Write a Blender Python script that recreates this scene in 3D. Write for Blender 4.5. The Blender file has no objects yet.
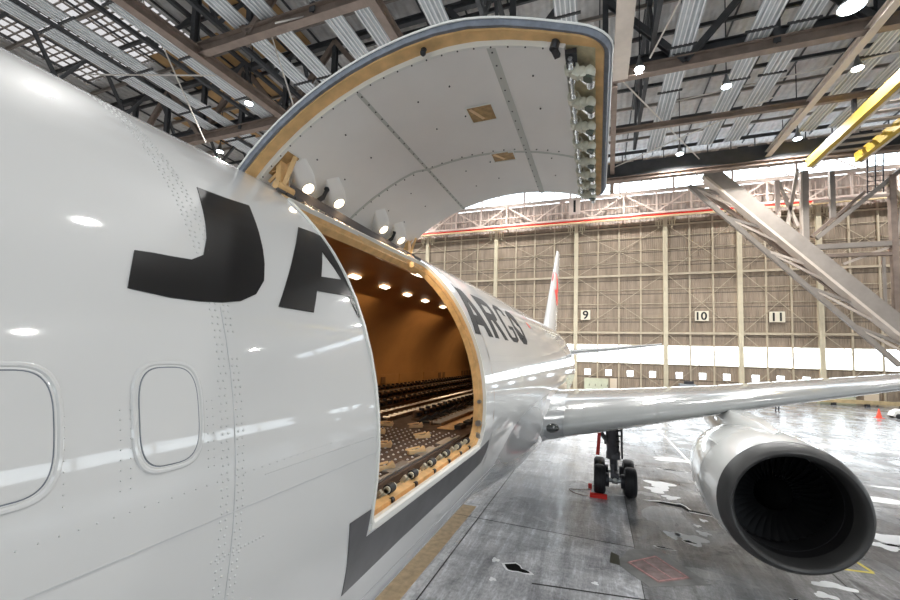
import bpy, bmesh, math, random
from mathutils import Vector, Matrix
random.seed(7)
sin, cos, pi, sqrt = math.sin, math.cos, math.pi, math.sqrt
R_ = math.radians
SC = bpy.context.scene
COL = SC.collection
ZC = 4.6            # height of the fuselage axis above the hangar floor

# ------------------------------------------------------------------ materials
MATS = {}
def mat(name, col, rough=.5, metal=0., noise=0., nscale=4., bump=0., bscale=40., coat=0., emit=None, estr=0., spec=.5):
    if name in MATS: return MATS[name]
    m = bpy.data.materials.new(name); m.use_nodes = True
    nt = m.node_tree; b = nt.nodes['Principled BSDF']
    b.inputs['Base Color'].default_value = (*col, 1); b.inputs['Roughness'].default_value = rough
    b.inputs['Metallic'].default_value = metal; b.inputs['Coat Weight'].default_value = coat
    b.inputs['Coat Roughness'].default_value = .04; b.inputs['Specular IOR Level'].default_value = spec
    if emit: b.inputs['Emission Color'].default_value = (*emit, 1); b.inputs['Emission Strength'].default_value = estr
    g = nt.nodes.new('ShaderNodeNewGeometry')
    if noise > 0:
        n = nt.nodes.new('ShaderNodeTexNoise'); n.inputs['Scale'].default_value = nscale; n.inputs['Detail'].default_value = 6
        nt.links.new(g.outputs['Position'], n.inputs['Vector'])
        r = nt.nodes.new('ShaderNodeValToRGB'); r.color_ramp.elements[0].position = .3; r.color_ramp.elements[1].position = .7
        r.color_ramp.elements[0].color = (*[c * (1 - noise) for c in col], 1)
        r.color_ramp.elements[1].color = (*[min(1, c * (1 + noise)) for c in col], 1)
        nt.links.new(n.outputs['Fac'], r.inputs['Fac']); nt.links.new(r.outputs['Color'], b.inputs['Base Color'])
    if bump > 0:
        n = nt.nodes.new('ShaderNodeTexNoise'); n.inputs['Scale'].default_value = bscale
        nt.links.new(g.outputs['Position'], n.inputs['Vector'])
        bp = nt.nodes.new('ShaderNodeBump'); bp.inputs['Strength'].default_value = bump; bp.inputs['Distance'].default_value = .02
        nt.links.new(n.outputs['Fac'], bp.inputs['Height']); nt.links.new(bp.outputs['Normal'], b.inputs['Normal'])
    MATS[name] = m
    return m

def corrugated(name, col, axis, period, rough=.6, noise=.12, depth=.05, lines=None, metal=0.):
    """ribbed sheet: wave bump across `axis`, weathering noise, optional dark course lines across z"""
    m = mat(name, col, rough, metal); nt = m.node_tree; b = nt.nodes['Principled BSDF']
    g = nt.nodes.new('ShaderNodeNewGeometry'); sx = nt.nodes.new('ShaderNodeSeparateXYZ')
    nt.links.new(g.outputs['Position'], sx.inputs[0])
    mu = nt.nodes.new('ShaderNodeMath'); mu.operation = 'MULTIPLY'; mu.inputs[1].default_value = 2 * pi / period
    nt.links.new(sx.outputs[axis], mu.inputs[0])
    sn = nt.nodes.new('ShaderNodeMath'); sn.operation = 'SINE'; nt.links.new(mu.outputs[0], sn.inputs[0])
    bp = nt.nodes.new('ShaderNodeBump'); bp.inputs['Distance'].default_value = depth; bp.inputs['Strength'].default_value = .8
    nt.links.new(sn.outputs[0], bp.inputs['Height']); nt.links.new(bp.outputs['Normal'], b.inputs['Normal'])
    mp = nt.nodes.new('ShaderNodeMapping'); mp.inputs['Scale'].default_value = (1.6, 1.6, .25) if axis != 2 else (1, 1, 1)
    n = nt.nodes.new('ShaderNodeTexNoise'); n.inputs['Scale'].default_value = .9; n.inputs['Detail'].default_value = 8
    nt.links.new(g.outputs['Position'], mp.inputs[0]); nt.links.new(mp.outputs[0], n.inputs['Vector'])
    r = nt.nodes.new('ShaderNodeValToRGB'); r.color_ramp.elements[0].position = .3; r.color_ramp.elements[1].position = .7
    r.color_ramp.elements[0].color = (*[c * (1 - noise) for c in col], 1); r.color_ramp.elements[1].color = (*[min(1, c * (1 + noise)) for c in col], 1)
    nt.links.new(n.outputs['Fac'], r.inputs['Fac'])
    out = r.outputs['Color']
    if lines:
        m2 = nt.nodes.new('ShaderNodeMath'); m2.operation = 'FRACT'
        d = nt.nodes.new('ShaderNodeMath'); d.operation = 'DIVIDE'; d.inputs[1].default_value = lines
        nt.links.new(sx.outputs[2], d.inputs[0]); nt.links.new(d.outputs[0], m2.inputs[0])
        lt = nt.nodes.new('ShaderNodeMath'); lt.operation = 'LESS_THAN'; lt.inputs[1].default_value = .07
        nt.links.new(m2.outputs[0], lt.inputs[0])
        mx = nt.nodes.new('ShaderNodeMix'); mx.data_type = 'RGBA'; mx.inputs['B'].default_value = (*[c * .45 for c in col], 1)
        nt.links.new(lt.outputs[0], mx.inputs['Factor']); nt.links.new(out, mx.inputs['A']); out = mx.outputs['Result']
    nt.links.new(out, b.inputs['Base Color'])
    return m

M_WHITE = mat('white_paint', (.72, .725, .72), .4, spec=.15, coat=1., noise=.02, nscale=.6)
M_WING = mat('wing_paint', (.38, .39, .385), .2, coat=.8, noise=.03, nscale=.8)
M_FAIR = mat('fairing_paint', (.62, .63, .64), .2, coat=1.)
M_BLACK = mat('black_paint', (.010, .010, .011), .3, spec=.3)
M_INKL = mat('letter_ink', (.012, .012, .012), .6, spec=.15)
M_CHAR = mat('charcoal_paint', (.085, .085, .09), .4, coat=.2, noise=.2, nscale=5)
M_SEAM = mat('skin_seam_grey', (.60, .61, .62), .5)
M_TAN = mat('tan_primer', (.74, .47, .21), .45, noise=.18, nscale=9)
M_TANL = mat('pale_tan_primer', (.80, .57, .31), .45, noise=.12, nscale=8)
M_LINER = mat('door_lining_grey', (.86, .84, .81), .55, noise=.03, nscale=2)
M_STRIP = mat('white_strip', (.80, .80, .76), .4)
M_SEAL = mat('seal_grey', (.17, .19, .23), .5, noise=.2, nscale=20)
M_OLIVE = mat('olive_primer', (.55, .48, .31), .5, noise=.3, nscale=14)
M_PGREEN = mat('pale_green_fitting', (.66, .65, .54), .45, noise=.1, nscale=20)
M_DGREEN = mat('dark_green_cap', (.05, .07, .045), .4)
M_CHROME = mat('bright_steel', (.78, .78, .77), .18, 1.)
M_STEEL = mat('dull_steel', (.42, .43, .44), .35, .9, noise=.1, nscale=20)
M_DARK = mat('dark_metal', (.05, .05, .055), .4, .5)
M_RUB = mat('black_rubber', (.018, .018, .02), .6)
M_HINGE = mat('hinge_grey', (.11, .10, .10), .6)
M_LINING = mat('cabin_lining', (.50, .27, .095), .5, noise=.08, nscale=1.5)
M_CFLOOR = mat('cargo_floor_brown', (.10, .07, .055), .75, spec=.2, noise=.25, nscale=6)
M_RAIL = mat('tray_brown', (.24, .15, .085), .4, .3, noise=.2, nscale=10)
M_BALL = mat('ball_transfer_white', (.85, .84, .85), .25, .3)
M_VENT = mat('vent_brown', (.22, .12, .05), .6)
M_WLAMP = mat('warm_lamp_lens', (1, .9, .75), .3, emit=(1, .80, .55), estr=9)
M_CLAMP = mat('cabin_lamp_lens', (1, .9, .8), .3, emit=(1, .86, .66), estr=2.5)
M_RED = mat('red_paint', (.75, .03, .02), .45)
M_LIP = mat('inlet_lip_metal', (.055, .055, .055), .42, .3, noise=.05, nscale=3)
M_DUCT = mat('inlet_duct_grey', (.012, .012, .013), .5, .0, spec=.3)
M_FAN = mat('fan_blade_metal', (.10, .10, .105), .28, .9)
M_FANK = mat('spinner_black', (.003, .003, .003), .9, spec=.04)
M_GLASS_D = mat('dark_lens', (.03, .035, .035), .08, coat=1.)
M_GEAR = mat('gear_grey', (.10, .10, .11), .4, .3, noise=.2, nscale=10)
M_COWL = mat('cowl_white', (.74, .75, .73), .25, coat=1., noise=.03, nscale=1)
# hangar
M_BEAMB = mat('brown_beam', (.26, .20, .165), .6, noise=.18, nscale=1.2)
M_BEAMD = mat('dark_beam', (.070, .072, .076), .6, noise=.2, nscale=1.0)
M_BEAMC = mat('cream_beam', (.66, .58, .50), .55, noise=.08, nscale=1)
M_PINK = mat('pink_beige_steel', (.80, .66, .58), .6, noise=.08, nscale=1)
M_PANEL = corrugated('strip_panel_grey', (.50, .53, .55), 0, .5, .4, .10, .08, metal=.2)
M_ROOF = corrugated('roof_deck_grey', (.58, .57, .56), 0, .8, .6, .12, .08)
M_RIB = mat('panel_rib_lit', (.82, .83, .83), .4)  # light caught by the ribs is put into this paler colour
M_ROOFT = mat('roof_panel_tan', (.50, .31, .14), .6, noise=.2, nscale=.6)
M_CLAD = corrugated('door_cladding', (.33, .26, .195), 0, .30, .65, .22, .03, lines=2.35)
M_POST = mat('cream_green_post', (.64, .57, .42), .55, noise=.08, nscale=1)
M_GIRT = mat('cream_girt', (.54, .46, .34), .55, noise=.1, nscale=1)
M_YEL = mat('crane_yellow', (.50, .335, .04), .45, noise=.1, nscale=1)
M_SIGN = mat('sign_cream', (.78, .72, .58), .5)
M_INK = mat('sign_ink', (.01, .01, .01), .5)
M_STRUT = mat('brace_grey_beige', (.30, .265, .235), .5, noise=.1, nscale=1)
M_STRUTE = mat('brace_flange_cream', (.60, .52, .45), .5, noise=.08, nscale=1)
M_SCAB = mat('cabinet_green', (.55, .56, .42), .5, noise=.06, nscale=2)
M_BOARD = mat('beige_board', (.74, .62, .48), .6)
M_TIMBER = mat('timber_kerb', (.52, .40, .22), .6, noise=.2, nscale=2)
M_LAMP = mat('lamp_lens', (1, 1, 1), .3, emit=(.86, .96, 1), estr=22)

def concrete():
    m = bpy.data.materials.new('hangar_concrete'); m.use_nodes = True; MATS['concrete'] = m
    nt = m.node_tree; b = nt.nodes['Principled BSDF']; L = nt.links
    g = nt.nodes.new('ShaderNodeNewGeometry')
    def noise(sc, det, scale=(1, 1, 1), dist=0):
        mp = nt.nodes.new('ShaderNodeMapping'); mp.inputs['Scale'].default_value = scale
        n = nt.nodes.new('ShaderNodeTexNoise'); n.inputs['Scale'].default_value = sc; n.inputs['Detail'].default_value = det
        n.inputs['Distortion'].default_value = dist
        L.new(g.outputs['Position'], mp.inputs[0]); L.new(mp.outputs[0], n.inputs['Vector']); return n.outputs['Fac']
    def ramp(f, stops):
        r = nt.nodes.new('ShaderNodeValToRGB'); e = r.color_ramp.elements
        while len(e) < len(stops): e.new(.5)
        for k, (p, c) in enumerate(stops): e[k].position = p; e[k].color = (*c, 1)
        L.new(f, r.inputs['Fac']); return r.outputs['Color']
    def mix(a, b_, f, mode='MULTIPLY'):
        x = nt.nodes.new('ShaderNodeMix'); x.data_type = 'RGBA'; x.blend_type = mode
        if isinstance(f, float): x.inputs['Factor'].default_value = f
        else: L.new(f, x.inputs['Factor'])
        L.new(a, x.inputs['A']); L.new(b_, x.inputs['B']); return x.outputs['Result']
    base = ramp(noise(.22, 8, dist=.6), [(.32, (.20, .20, .205)), (.5, (.36, .36, .365)), (.68, (.52, .525, .53))])
    streak = ramp(noise(1.2, 6, (2.5, .22, 1)), [(.35, (.62, .62, .62)), (.6, (1, 1, 1))])
    fine = ramp(noise(9., 8), [(.3, (.72, .72, .72)), (.65, (1.08, 1.08, 1.08))])
    cross = ramp(noise(.9, 7, (.3, 2.2, 1)), [(.38, (.66, .66, .67)), (.62, (1, 1, 1))])
    c = mix(mix(mix(base, streak, .8), fine, .7), cross, .7)
    blot = ramp(noise(.55, 4, dist=1.2), [(.60, (1, 1, 1)), (.68, (.42, .42, .43))])
    c = mix(c, blot, .8)
    sx = nt.nodes.new('ShaderNodeSeparateXYZ'); L.new(g.outputs['Position'], sx.inputs[0])
    gt = nt.nodes.new('ShaderNodeMath'); gt.operation = 'GREATER_THAN'; gt.inputs[1].default_value = 4.94; L.new(sx.outputs[0], gt.inputs[0])
    slab = ramp(gt.outputs[0], [(0., (1.95, 1.97, 2.0)), (1., (.92, .92, .92))])
    c = mix(c, slab, 1.)
    grain = ramp(noise(28., 6, (1, .35, 1)), [(.3, (.74, .74, .74)), (.7, (1.15, 1.15, 1.15))]); c = mix(c, grain, .8)
    scuff = ramp(noise(3.2, 7, (3., .35, 1), .4), [(.5, (1, 1, 1)), (.66, (1.35, 1.36, 1.38))]); c = mix(c, scuff, .9)
    L.new(c, b.inputs['Base Color'])
    ro = ramp(noise(.5, 6, dist=.8), [(.35, (.12, .12, .12)), (.65, (.34, .34, .34))])
    L.new(ro, b.inputs['Roughness'])
    bp = nt.nodes.new('ShaderNodeBump'); bp.inputs['Strength'].default_value = .12; bp.inputs['Distance'].default_value = .02
    L.new(noise(6., 6), bp.inputs['Height']); L.new(bp.outputs['Normal'], b.inputs['Normal'])
    return m
M_CONC = concrete()
M_APRON = mat('outside_concrete', (.6, .6, .6), .8)
def pane_mat(col=(.94, .96, .96), name='window_glass'):
    m = bpy.data.materials.new(name); m.use_nodes = True; nt = m.node_tree
    for n in list(nt.nodes):
        if n.type == 'BSDF_PRINCIPLED': nt.nodes.remove(n)
    t = nt.nodes.new('ShaderNodeBsdfTransparent'); t.inputs[0].default_value = (*col, 1)
    gl = nt.nodes.new('ShaderNodeBsdfGlossy'); gl.inputs['Roughness'].default_value = .05
    mx = nt.nodes.new('ShaderNodeMixShader'); mx.inputs[0].default_value = .06
    nt.links.new(t.outputs[0], mx.inputs[1]); nt.links.new(gl.outputs[0], mx.inputs[2])
    nt.links.new(mx.outputs[0], nt.nodes['Material Output'].inputs['Surface']); return m
M_PANE = pane_mat()
M_SKYL = pane_mat((.37, .35, .335), 'tinted_skylight')

# ------------------------------------------------------------------ object helpers
def props(o, label=None, cat=None, group=None, kind=None):
    if label: o['label'] = label
    if cat: o['category'] = cat
    if group: o['group'] = group
    if kind: o['kind'] = kind
    return o
def thing(name, loc, label, cat, group=None):
    o = bpy.data.objects.new(name, None); COL.objects.link(o); o.location = loc; o.empty_display_size = .3
    return props(o, label, cat, group)
def origin(o):
    v = Vector((0, 0, 0))
    while o is not None: v += o.location; o = o.parent
    return v

class MB:
    def __init__(s): s.v = []; s.f = []; s.n = {}
    def add(s, vs, fs):
        k = len(s.v); s.v += [Vector(p) for p in vs]; s.f += [tuple(i + k for i in f) for f in fs]; return s
    def box(s, c, d, rz=0.):
        hx, hy, hz = d[0] / 2, d[1] / 2, d[2] / 2; m = Matrix.Rotation(rz, 3, 'Z')
        return s.add([m @ Vector((a * hx, b * hy, e * hz)) + Vector(c) for e in (-1, 1) for a, b in ((-1, -1), (1, -1), (1, 1), (-1, 1))],
                     [(3, 2, 1, 0), (4, 5, 6, 7), (0, 1, 5, 4), (1, 2, 6, 5), (2, 3, 7, 6), (3, 0, 4, 7)])
    def bar(s, p, q, w, h=None, up=(0, 0, 1)):
        p, q = Vector(p), Vector(q); h = h or w; d = (q - p).normalized(); u = Vector(up)
        if abs(d.dot(u)) > .98: u = Vector((0, 1, 0)) if abs(d.y) < .9 else Vector((1, 0, 0))
        r = d.cross(u).normalized(); u = r.cross(d)
        vs = [e + r * a * w / 2 + u * b * h / 2 for e in (p, q) for a, b in ((-1, -1), (1, -1), (1, 1), (-1, 1))]
        return s.add(vs, [(0, 1, 2, 3), (7, 6, 5, 4), (0, 4, 5, 1), (1, 5, 6, 2), (2, 6, 7, 3), (3, 7, 4, 0)])
    def ibeam(s, p, q, w, h, t=.09, up=(0, 0, 1)):
        p, q, u = Vector(p), Vector(q), Vector(up)
        s.bar(p + u * (h / 2 - t / 2), q + u * (h / 2 - t / 2), w, t, up); s.bar(p - u * (h / 2 - t / 2), q - u * (h / 2 - t / 2), w, t, up)
        return s.bar(p, q, t, h - 2 * t, up)
    def cyl(s, p, q, r, n=12, r2=None):
        p, q = Vector(p), Vector(q); r2 = r if r2 is None else r2; d = (q - p).normalized()
        a = d.orthogonal().normalized(); b = d.cross(a)
        vs = [p + (a * cos(2 * pi * i / n) + b * sin(2 * pi * i / n)) * r for i in range(n)] + [q + (a * cos(2 * pi * i / n) + b * sin(2 * pi * i / n)) * r2 for i in range(n)]
        return s.add(vs, [(i, (i + 1) % n, n + (i + 1) % n, n + i) for i in range(n)] + [tuple(range(n))[::-1], tuple(range(n, 2 * n))])
    def lathe(s, c, prof, axis='y', n=48, closed=False):
        """prof: list of (t along axis, radius)"""
        c = Vector(c); vs = []
        for t, r in prof:
            for i in range(n):
                a = 2 * pi * i / n; p = (r * cos(a), r * sin(a))
                vs.append(c + (Vector((p[0], t, p[1])) if axis == 'y' else Vector((p[0], p[1], t)) if axis == 'z' else Vector((t, p[0], p[1]))))
        fs = []; m = len(prof)
        for j in range(m if closed else m - 1):
            for i in range(n):
                a, b = j * n + i, j * n + (i + 1) % n; j2 = (j + 1) % m; fs.append((a, b, j2 * n + (i + 1) % n, j2 * n + i))
        if not closed:
            fs.append(tuple(range(n))[::-1]); fs.append(tuple((m - 1) * n + i for i in range(n)))
        return s.add(vs, fs)
    def sphere(s, c, r, n=10, sc=(1, 1, 1)):
        c = Vector(c); vs = [c + Vector((0, 0, -r * sc[2]))]; m = n // 2
        for j in range(1, m):
            t = -pi / 2 + pi * j / m
            vs += [c + Vector((r * cos(t) * cos(2 * pi * i / n) * sc[0], r * cos(t) * sin(2 * pi * i / n) * sc[1], r * sin(t) * sc[2])) for i in range(n)]
        vs.append(c + Vector((0, 0, r * sc[2]))); fs = [(0, 1 + (i + 1) % n, 1 + i) for i in range(n)]
        for j in range(m - 2):
            fs += [(1 + j * n + i, 1 + j * n + (i + 1) % n, 1 + (j + 1) * n + (i + 1) % n, 1 + (j + 1) * n + i) for i in range(n)]
        k = len(vs) - 1; fs += [(k, 1 + (m - 2) * n + i, 1 + (m - 2) * n + (i + 1) % n) for i in range(n)]
        return s.add(vs, fs)
    def loft(s, rings, cap=True, closed=True):
        n = len(rings[0]); vs = [p for r in rings for p in r]; fs = []
        for j in range(len(rings) - 1):
            for i in range(n if closed else n - 1):
                fs.append((j * n + i, j * n + (i + 1) % n, (j + 1) * n + (i + 1) % n, (j + 1) * n + i))
        if cap: fs += [tuple(range(n))[::-1], tuple((len(rings) - 1) * n + i for i in range(n))]
        return s.add(vs, fs)
    def build(s, name, m, parent=None, smooth=False, label=None, cat=None, group=None, kind=None, normals=None, recalc=True, angle=None):
        me = bpy.data.meshes.new(name)
        if parent is None:
            xs = [p.x for p in s.v]; ys = [p.y for p in s.v]; zs = [p.z for p in s.v]
            o0 = Vector(((min(xs) + max(xs)) / 2, (min(ys) + max(ys)) / 2, min(zs)))
        else: o0 = origin(parent)
        me.from_pydata([p - o0 for p in s.v], [], s.f)
        if recalc:
            bm = bmesh.new(); bm.from_mesh(me); bmesh.ops.recalc_face_normals(bm, faces=bm.faces); bm.to_mesh(me); bm.free()
        me.materials.append(m)
        if smooth or normals: me.polygons.foreach_set('use_smooth', [True] * len(me.polygons))
        if angle is not None: me.set_sharp_from_angle(angle=R_(angle))
        me.update()
        if normals: me.normals_split_custom_set_from_vertices([tuple(q) for q in normals])
        o = bpy.data.objects.new(name, me); COL.objects.link(o); o.parent = parent
        if parent is None: o.location = o0
        return props(o, label, cat, group, kind)

def interp(x, xs, ys):
    if x <= xs[0]: return ys[0]
    for a, b, c, d in zip(xs, xs[1:], ys, ys[1:]):
        if x <= b: return c + (d - c) * (x - a) / (b - a)
    return ys[-1]
def sstep(a, b, x):
    t = max(0., min(1., (x - a) / (b - a))); return t * t * (3 - 2 * t)

# ------------------------------------------------------------------ fuselage surface
RF = 2.515
def section(y):
    if y < -1:
        t = max(.0001, (y + 7.8) / 6.8); s = sqrt(max(0, 1 - (1 - t) ** 2)) ** 1.15
        return RF * s, RF * s, 2.6 * s, -.55 * (1 - t)
    if y > 28:
        t = (y - 28) / 18.5
        top = RF - .9 * t ** 2; bot = -2.6 + 3.3 * t ** 1.25; rx = RF * (1 - .88 * t ** 1.5)
        zc = (top + bot) / 2 * sstep(0, .35, t)
        return rx, top - zc, zc - bot, zc
    return RF, RF, 2.6, 0.
def fus(y, th, off=0.):
    rx, rt, rb, zc = section(y)
    a = th if th <= pi / 2 else pi - th
    d = interp(y, [-3, 1.5, 4.5, 6, 10.7, 26, 40, 47], [-.1, -.1, 0, .05, .17, .36, .2, 0]) * sstep(R_(22), R_(60), a)
    if y < -3: d *= max(0, (y + 7.8) / 4.8)
    rz = rt if sin(th) >= 0 else rb
    return Vector(((rx + off) * cos(th), y, ZC + zc + (rz + off) * sin(th) + d))
def fnorm(y, th):
    e = 1e-3; a = fus(y + e, th) - fus(y - e, th); b = fus(y, th + e) - fus(y, th - e)
    n = b.cross(a); n.normalize()
    c = fus(y, th) - Vector((0, y, ZC))
    return n if n.dot(c) > 0 else -n

Y0, Y1, T0, T1 = 2.44, 5.25, R_(-11.6), R_(51.5)     # the cargo opening (front, aft, sill, hinge)
def rrect(y0, y1, s0, s1, r, n=8, m=12):
    """rounded rectangle loop in (y, s) with s in metres of arc"""
    if isinstance(r, (int, float)): r = (r,) * 4
    pts = []
    cs = [(y1 - r[0], s0 + r[0], -90, r[0]), (y1 - r[1], s1 - r[1], 0, r[1]), (y0 + r[2], s1 - r[2], 90, r[2]), (y0 + r[3], s0 + r[3], 180, r[3])]
    for k, (cy, cs_, a0, rr) in enumerate(cs):
        arc = [(cy + rr * cos(R_(a0 + 90 * i / n)), cs_ + rr * sin(R_(a0 + 90 * i / n))) for i in range(n + 1)]
        pts += arc
        ny, ns, a1, nr = cs[(k + 1) % 4]
        q = (ny + nr * cos(R_(a1)), ns + nr * sin(R_(a1)))
        pts += [(arc[-1][0] + (q[0] - arc[-1][0]) * i / m, arc[-1][1] + (q[1] - arc[-1][1]) * i / m) for i in range(1, m)]
    return pts
S0, S1 = RF * T0, RF * T1
HOLE = rrect(Y0, Y1, S0, S1, (.30, .12, .12, .14))
OUTR = rrect(Y0 - .5, Y1 + .5, S0 - .4, S1 + .4, .0001)

plane = thing('cargo_airplane', (0, 12, 0), 'white wide-body cargo airplane with its side cargo door open', 'airplane')

def fus_skin():
    mb = MB(); nor = []
    def grid(ys, ts):
        vs = [fus(y, t) for y in ys for t in ts]; n = len(ts)
        nor.extend(fnorm(y, t) for y in ys for t in ts)
        mb.add(vs, [(i * n + j, i * n + j + 1, (i + 1) * n + j + 1, (i + 1) * n + j) for i in range(len(ys) - 1) for j in range(n - 1)])
    def lin(a, b, n): return [a + (b - a) * i / n for i in range(n + 1)]
    ta, tb = (S0 - .4) / RF, (S1 + .4) / RF
    full = lin(tb, ta + 2 * pi, 60)
    door = lin(ta, tb, 24)
    ya, yb = Y0 - .5, Y1 + .5
    grid([-7.79, -7.7, -7.5, -7.2, -6.8, -6.3, -5.6, -4.8, -4, -3.2, -2.5, -2, -1.5] + lin(-1, ya, 12), door + full[1:])
    grid(lin(ya, yb, 12), full)
    grid(lin(yb, 12, 12) + lin(13, 46.4, 48), door + full[1:])
    N = 6; loops = [[(a[0] + (b[0] - a[0]) * k / N, a[1] + (b[1] - a[1]) * k / N) for a, b in zip(HOLE, OUTR)] for k in range(N + 1)]
    n = len(HOLE)
    mb.add([fus(y, s / RF) for l in loops for y, s in l], [(k * n + i, k * n + (i + 1) % n, (k + 1) * n + (i + 1) % n, (k + 1) * n + i) for k in range(N) for i in range(n)])
    nor.extend(fnorm(y, s / RF) for l in loops for y, s in l)
    # tail end cap
    k = len(mb.v); ts = lin(0, 2 * pi, 40)[:-1]
    mb.add([fus(46.4, t) for t in ts], [tuple(range(40))]); nor.extend([Vector((0, 1, 0))] * 40)
    for i, f in enumerate(mb.f):      # wind every face outward, like its normals
        a, b, c = (mb.v[k] for k in f[:3])
        nn = (b - a).cross(c - a)
        if nn.length < 1e-12 and len(f) > 3: nn = (mb.v[f[2]] - a).cross(mb.v[f[3]] - a)
        if nn.dot(nor[f[0]] + nor[f[1]] + nor[f[2]]) < 0: mb.f[i] = tuple(reversed(f))
    return mb.build('fuselage_skin', M_WHITE, plane, normals=nor, recalc=False)
SKIN = fus_skin()

def loops_on(loops, surf, name, m, parent, smooth=False, cap_last=False, angle=None, label=None):
    n = len(loops[0][0]); mb = MB()
    vs = [surf(y, s, off) for l, off in loops for y, s in l]
    fs = [(k * n + i, k * n + (i + 1) % n, (k + 1) * n + (i + 1) % n, (k + 1) * n + i) for k in range(len(loops) - 1) for i in range(n)]
    mb.add(vs, fs)
    return mb.build(name, m, parent, smooth=smooth, angle=angle, label=label)
def FS(y, s, off): return fus(y, s / RF, off)
def inset(h, r=None): return rrect(Y0 + h, Y1 - h, S0 + h, S1 - h, r or (max(.05, .30 - h), .1, .1, max(.05, .14 - h)))

def decal(polys, surf, name, m, parent, off=.004, th=.003, du=.12, dv=.09, label=None):
    """paint film: 2-D polygons in (u,v) cut to strips, laid on a surface, with a little thickness"""
    bm = bmesh.new()
    for p in polys:
        try: bm.faces.new([bm.verts.new((a, b, 0)) for a, b in p])
        except ValueError: pass
    bmesh.ops.triangulate(bm, faces=bm.faces)
    us = [v.co.x for v in bm.verts]; vs = [v.co.y for v in bm.verts]
    for lo, hi, st, ax in ((min(us), max(us), du, 0), (min(vs), max(vs), dv, 1)):
        x = lo + st
        while x < hi - 1e-4:
            no = (1, 0, 0) if ax == 0 else (0, 1, 0); co = (x, 0, 0) if ax == 0 else (0, x, 0)
            bmesh.ops.bisect_plane(bm, geom=bm.verts[:] + bm.edges[:] + bm.faces[:], plane_co=co, plane_no=no); x += st
    bmesh.ops.remove_doubles(bm, verts=bm.verts, dist=1e-5)
    bmesh.ops.recalc_face_normals(bm, faces=bm.faces)
    flat = [(v.co.x, v.co.y) for v in bm.verts]; bm.verts.index_update()
    faces = [tuple(v.index for v in f.verts) for f in bm.faces]
    edges = {}
    for f in faces:
        for a, b in zip(f, f[1:] + f[:1]): edges[(a, b)] = 1
    bnd = [(a, b) for a, b in edges if (b, a) not in edges]; bm.free()
    n = len(flat); mb = MB()
    mb.add([surf(u, v, off) for u, v in flat] + [surf(u, v, off - th) for u, v in flat],
           faces + [(a, b, b + n, a + n) for a, b in bnd])
    return mb.build(name, m, parent, smooth=True, label=label, angle=40)
def FT(y, deg, off): return fus(y, R_(deg), off)

# --- door surround, jamb
loops_on([(rrect(Y0 - .012, Y1 + .012, S0 - .012, S1 + .012, (.31, .13, .13, .15)), .001), (rrect(Y0 - .010, Y1 + .010, S0 - .010, S1 + .010, (.31, .13, .13, .15)), .014), (inset(.012), .014), (inset(.016), -.03)],
         FS, 'door_surround', M_STRIP, plane, smooth=True, angle=35)
loops_on([(inset(.012), -.005), (inset(.02), -.07), (inset(.05), -.08), (inset(.05), -.15), (inset(-.12, (.3, .1, .1, .14)), -.155)], FS, 'door_frame', M_TAN, plane, smooth=True, angle=35)
# --- dark stripe under the sill
decal([[(2.175, -8.0), (2.425, -8.0), (2.425, -12.2), (2.6, -12.2), (4.0, -12.15), (5.1, -12.15), (5.66, -11.0), (5.68, -13.2), (5.62, -15.6), (5.50, -17.8), (4.8, -18.5), (3.1, -19.2), (2.31, -20.0)]],
      FT, 'door_sill_stripe', M_CHAR, plane, label='charcoal stripe under the cargo door')
# --- lettering
decal([[(1.416, 37.8), (1.60, 38.2), (1.768, 38.9), (1.735, 35.8), (1.705, 32.8), (1.67, 29.6), (1.638, 27.2), (1.59, 24.5), (1.51, 22.4), (1.405, 21.2), (1.302, 20.7), (1.19, 20.45), (1.07, 20.4), (.921, 20.7),
        (.945, 22.6), (.971, 24.5), (1.04, 24.7), (1.108, 24.8), (1.20, 25.0), (1.268, 26.0), (1.318, 28.6), (1.345, 30.8), (1.365, 32.8), (1.39, 35.3)]], FT, 'letter_j', M_BLACK, plane, du=.08, dv=2.5, label='black letter J')
decal([[(1.644, 21.3), (1.922, 21.3), (2.02, 25.0), (2.125, 27.9), (2.297, 34.1), (2.425, 34.1), (2.425, 38.9), (2.359, 39.1), (2.182, 38.7), (1.95, 31.3)],
       [(2.02, 25.0), (2.34, 25.4), (2.425, 25.2), (2.425, 28.6), (2.365, 28.6), (2.125, 27.9)],
       [(2.297, 34.1), (2.365, 28.6), (2.425, 28.6), (2.425, 34.1)], [(2.36, 25.3), (2.425, 25.2), (2.425, 21.8), (2.405, 21.8)]],
      FT, 'letter_a', M_BLACK, plane, du=.08, dv=2.5, label='black letter A cut by the door opening')
def aft_letter(name, strokes):
    decal(strokes, FT, name, M_INKL, plane, du=.25, dv=3, label='dark letter ' + name[-1].upper())
lo, hi = 23.6, 43.2
def U(y0, w): return lambda u, v: (y0 + w * u, lo + (hi - lo) * v)
q = U(5.40, 1.05)
aft_letter('letter_a', [[q(0, 0), q(.27, 0), q(.5, .72), q(.5, 1.), q(.36, 1.)], [q(1, 0), q(.73, 0), q(.5, .72), q(.5, 1.), q(.64, 1.)], [q(.34, .2), q(.66, .2), q(.6, .4), q(.4, .4)]])
q = U(6.60, 1.0)
aft_letter('letter_r', [[q(0, 0), q(.27, 0), q(.27, 1), q(0, 1)], [q(.27, .8), q(.27, 1), q(.7, 1), q(.92, .92), q(1, .72), q(.92, .5), q(.7, .42), q(.7, .6), q(.75, .7), q(.7, .8)],
                       [q(.27, .42), q(.7, .42), q(.7, .6), q(.27, .6)], [q(.42, .42), q(.75, 0), q(1.04, 0), q(.7, .44)]])
q = U(7.85, 1.05)
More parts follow.
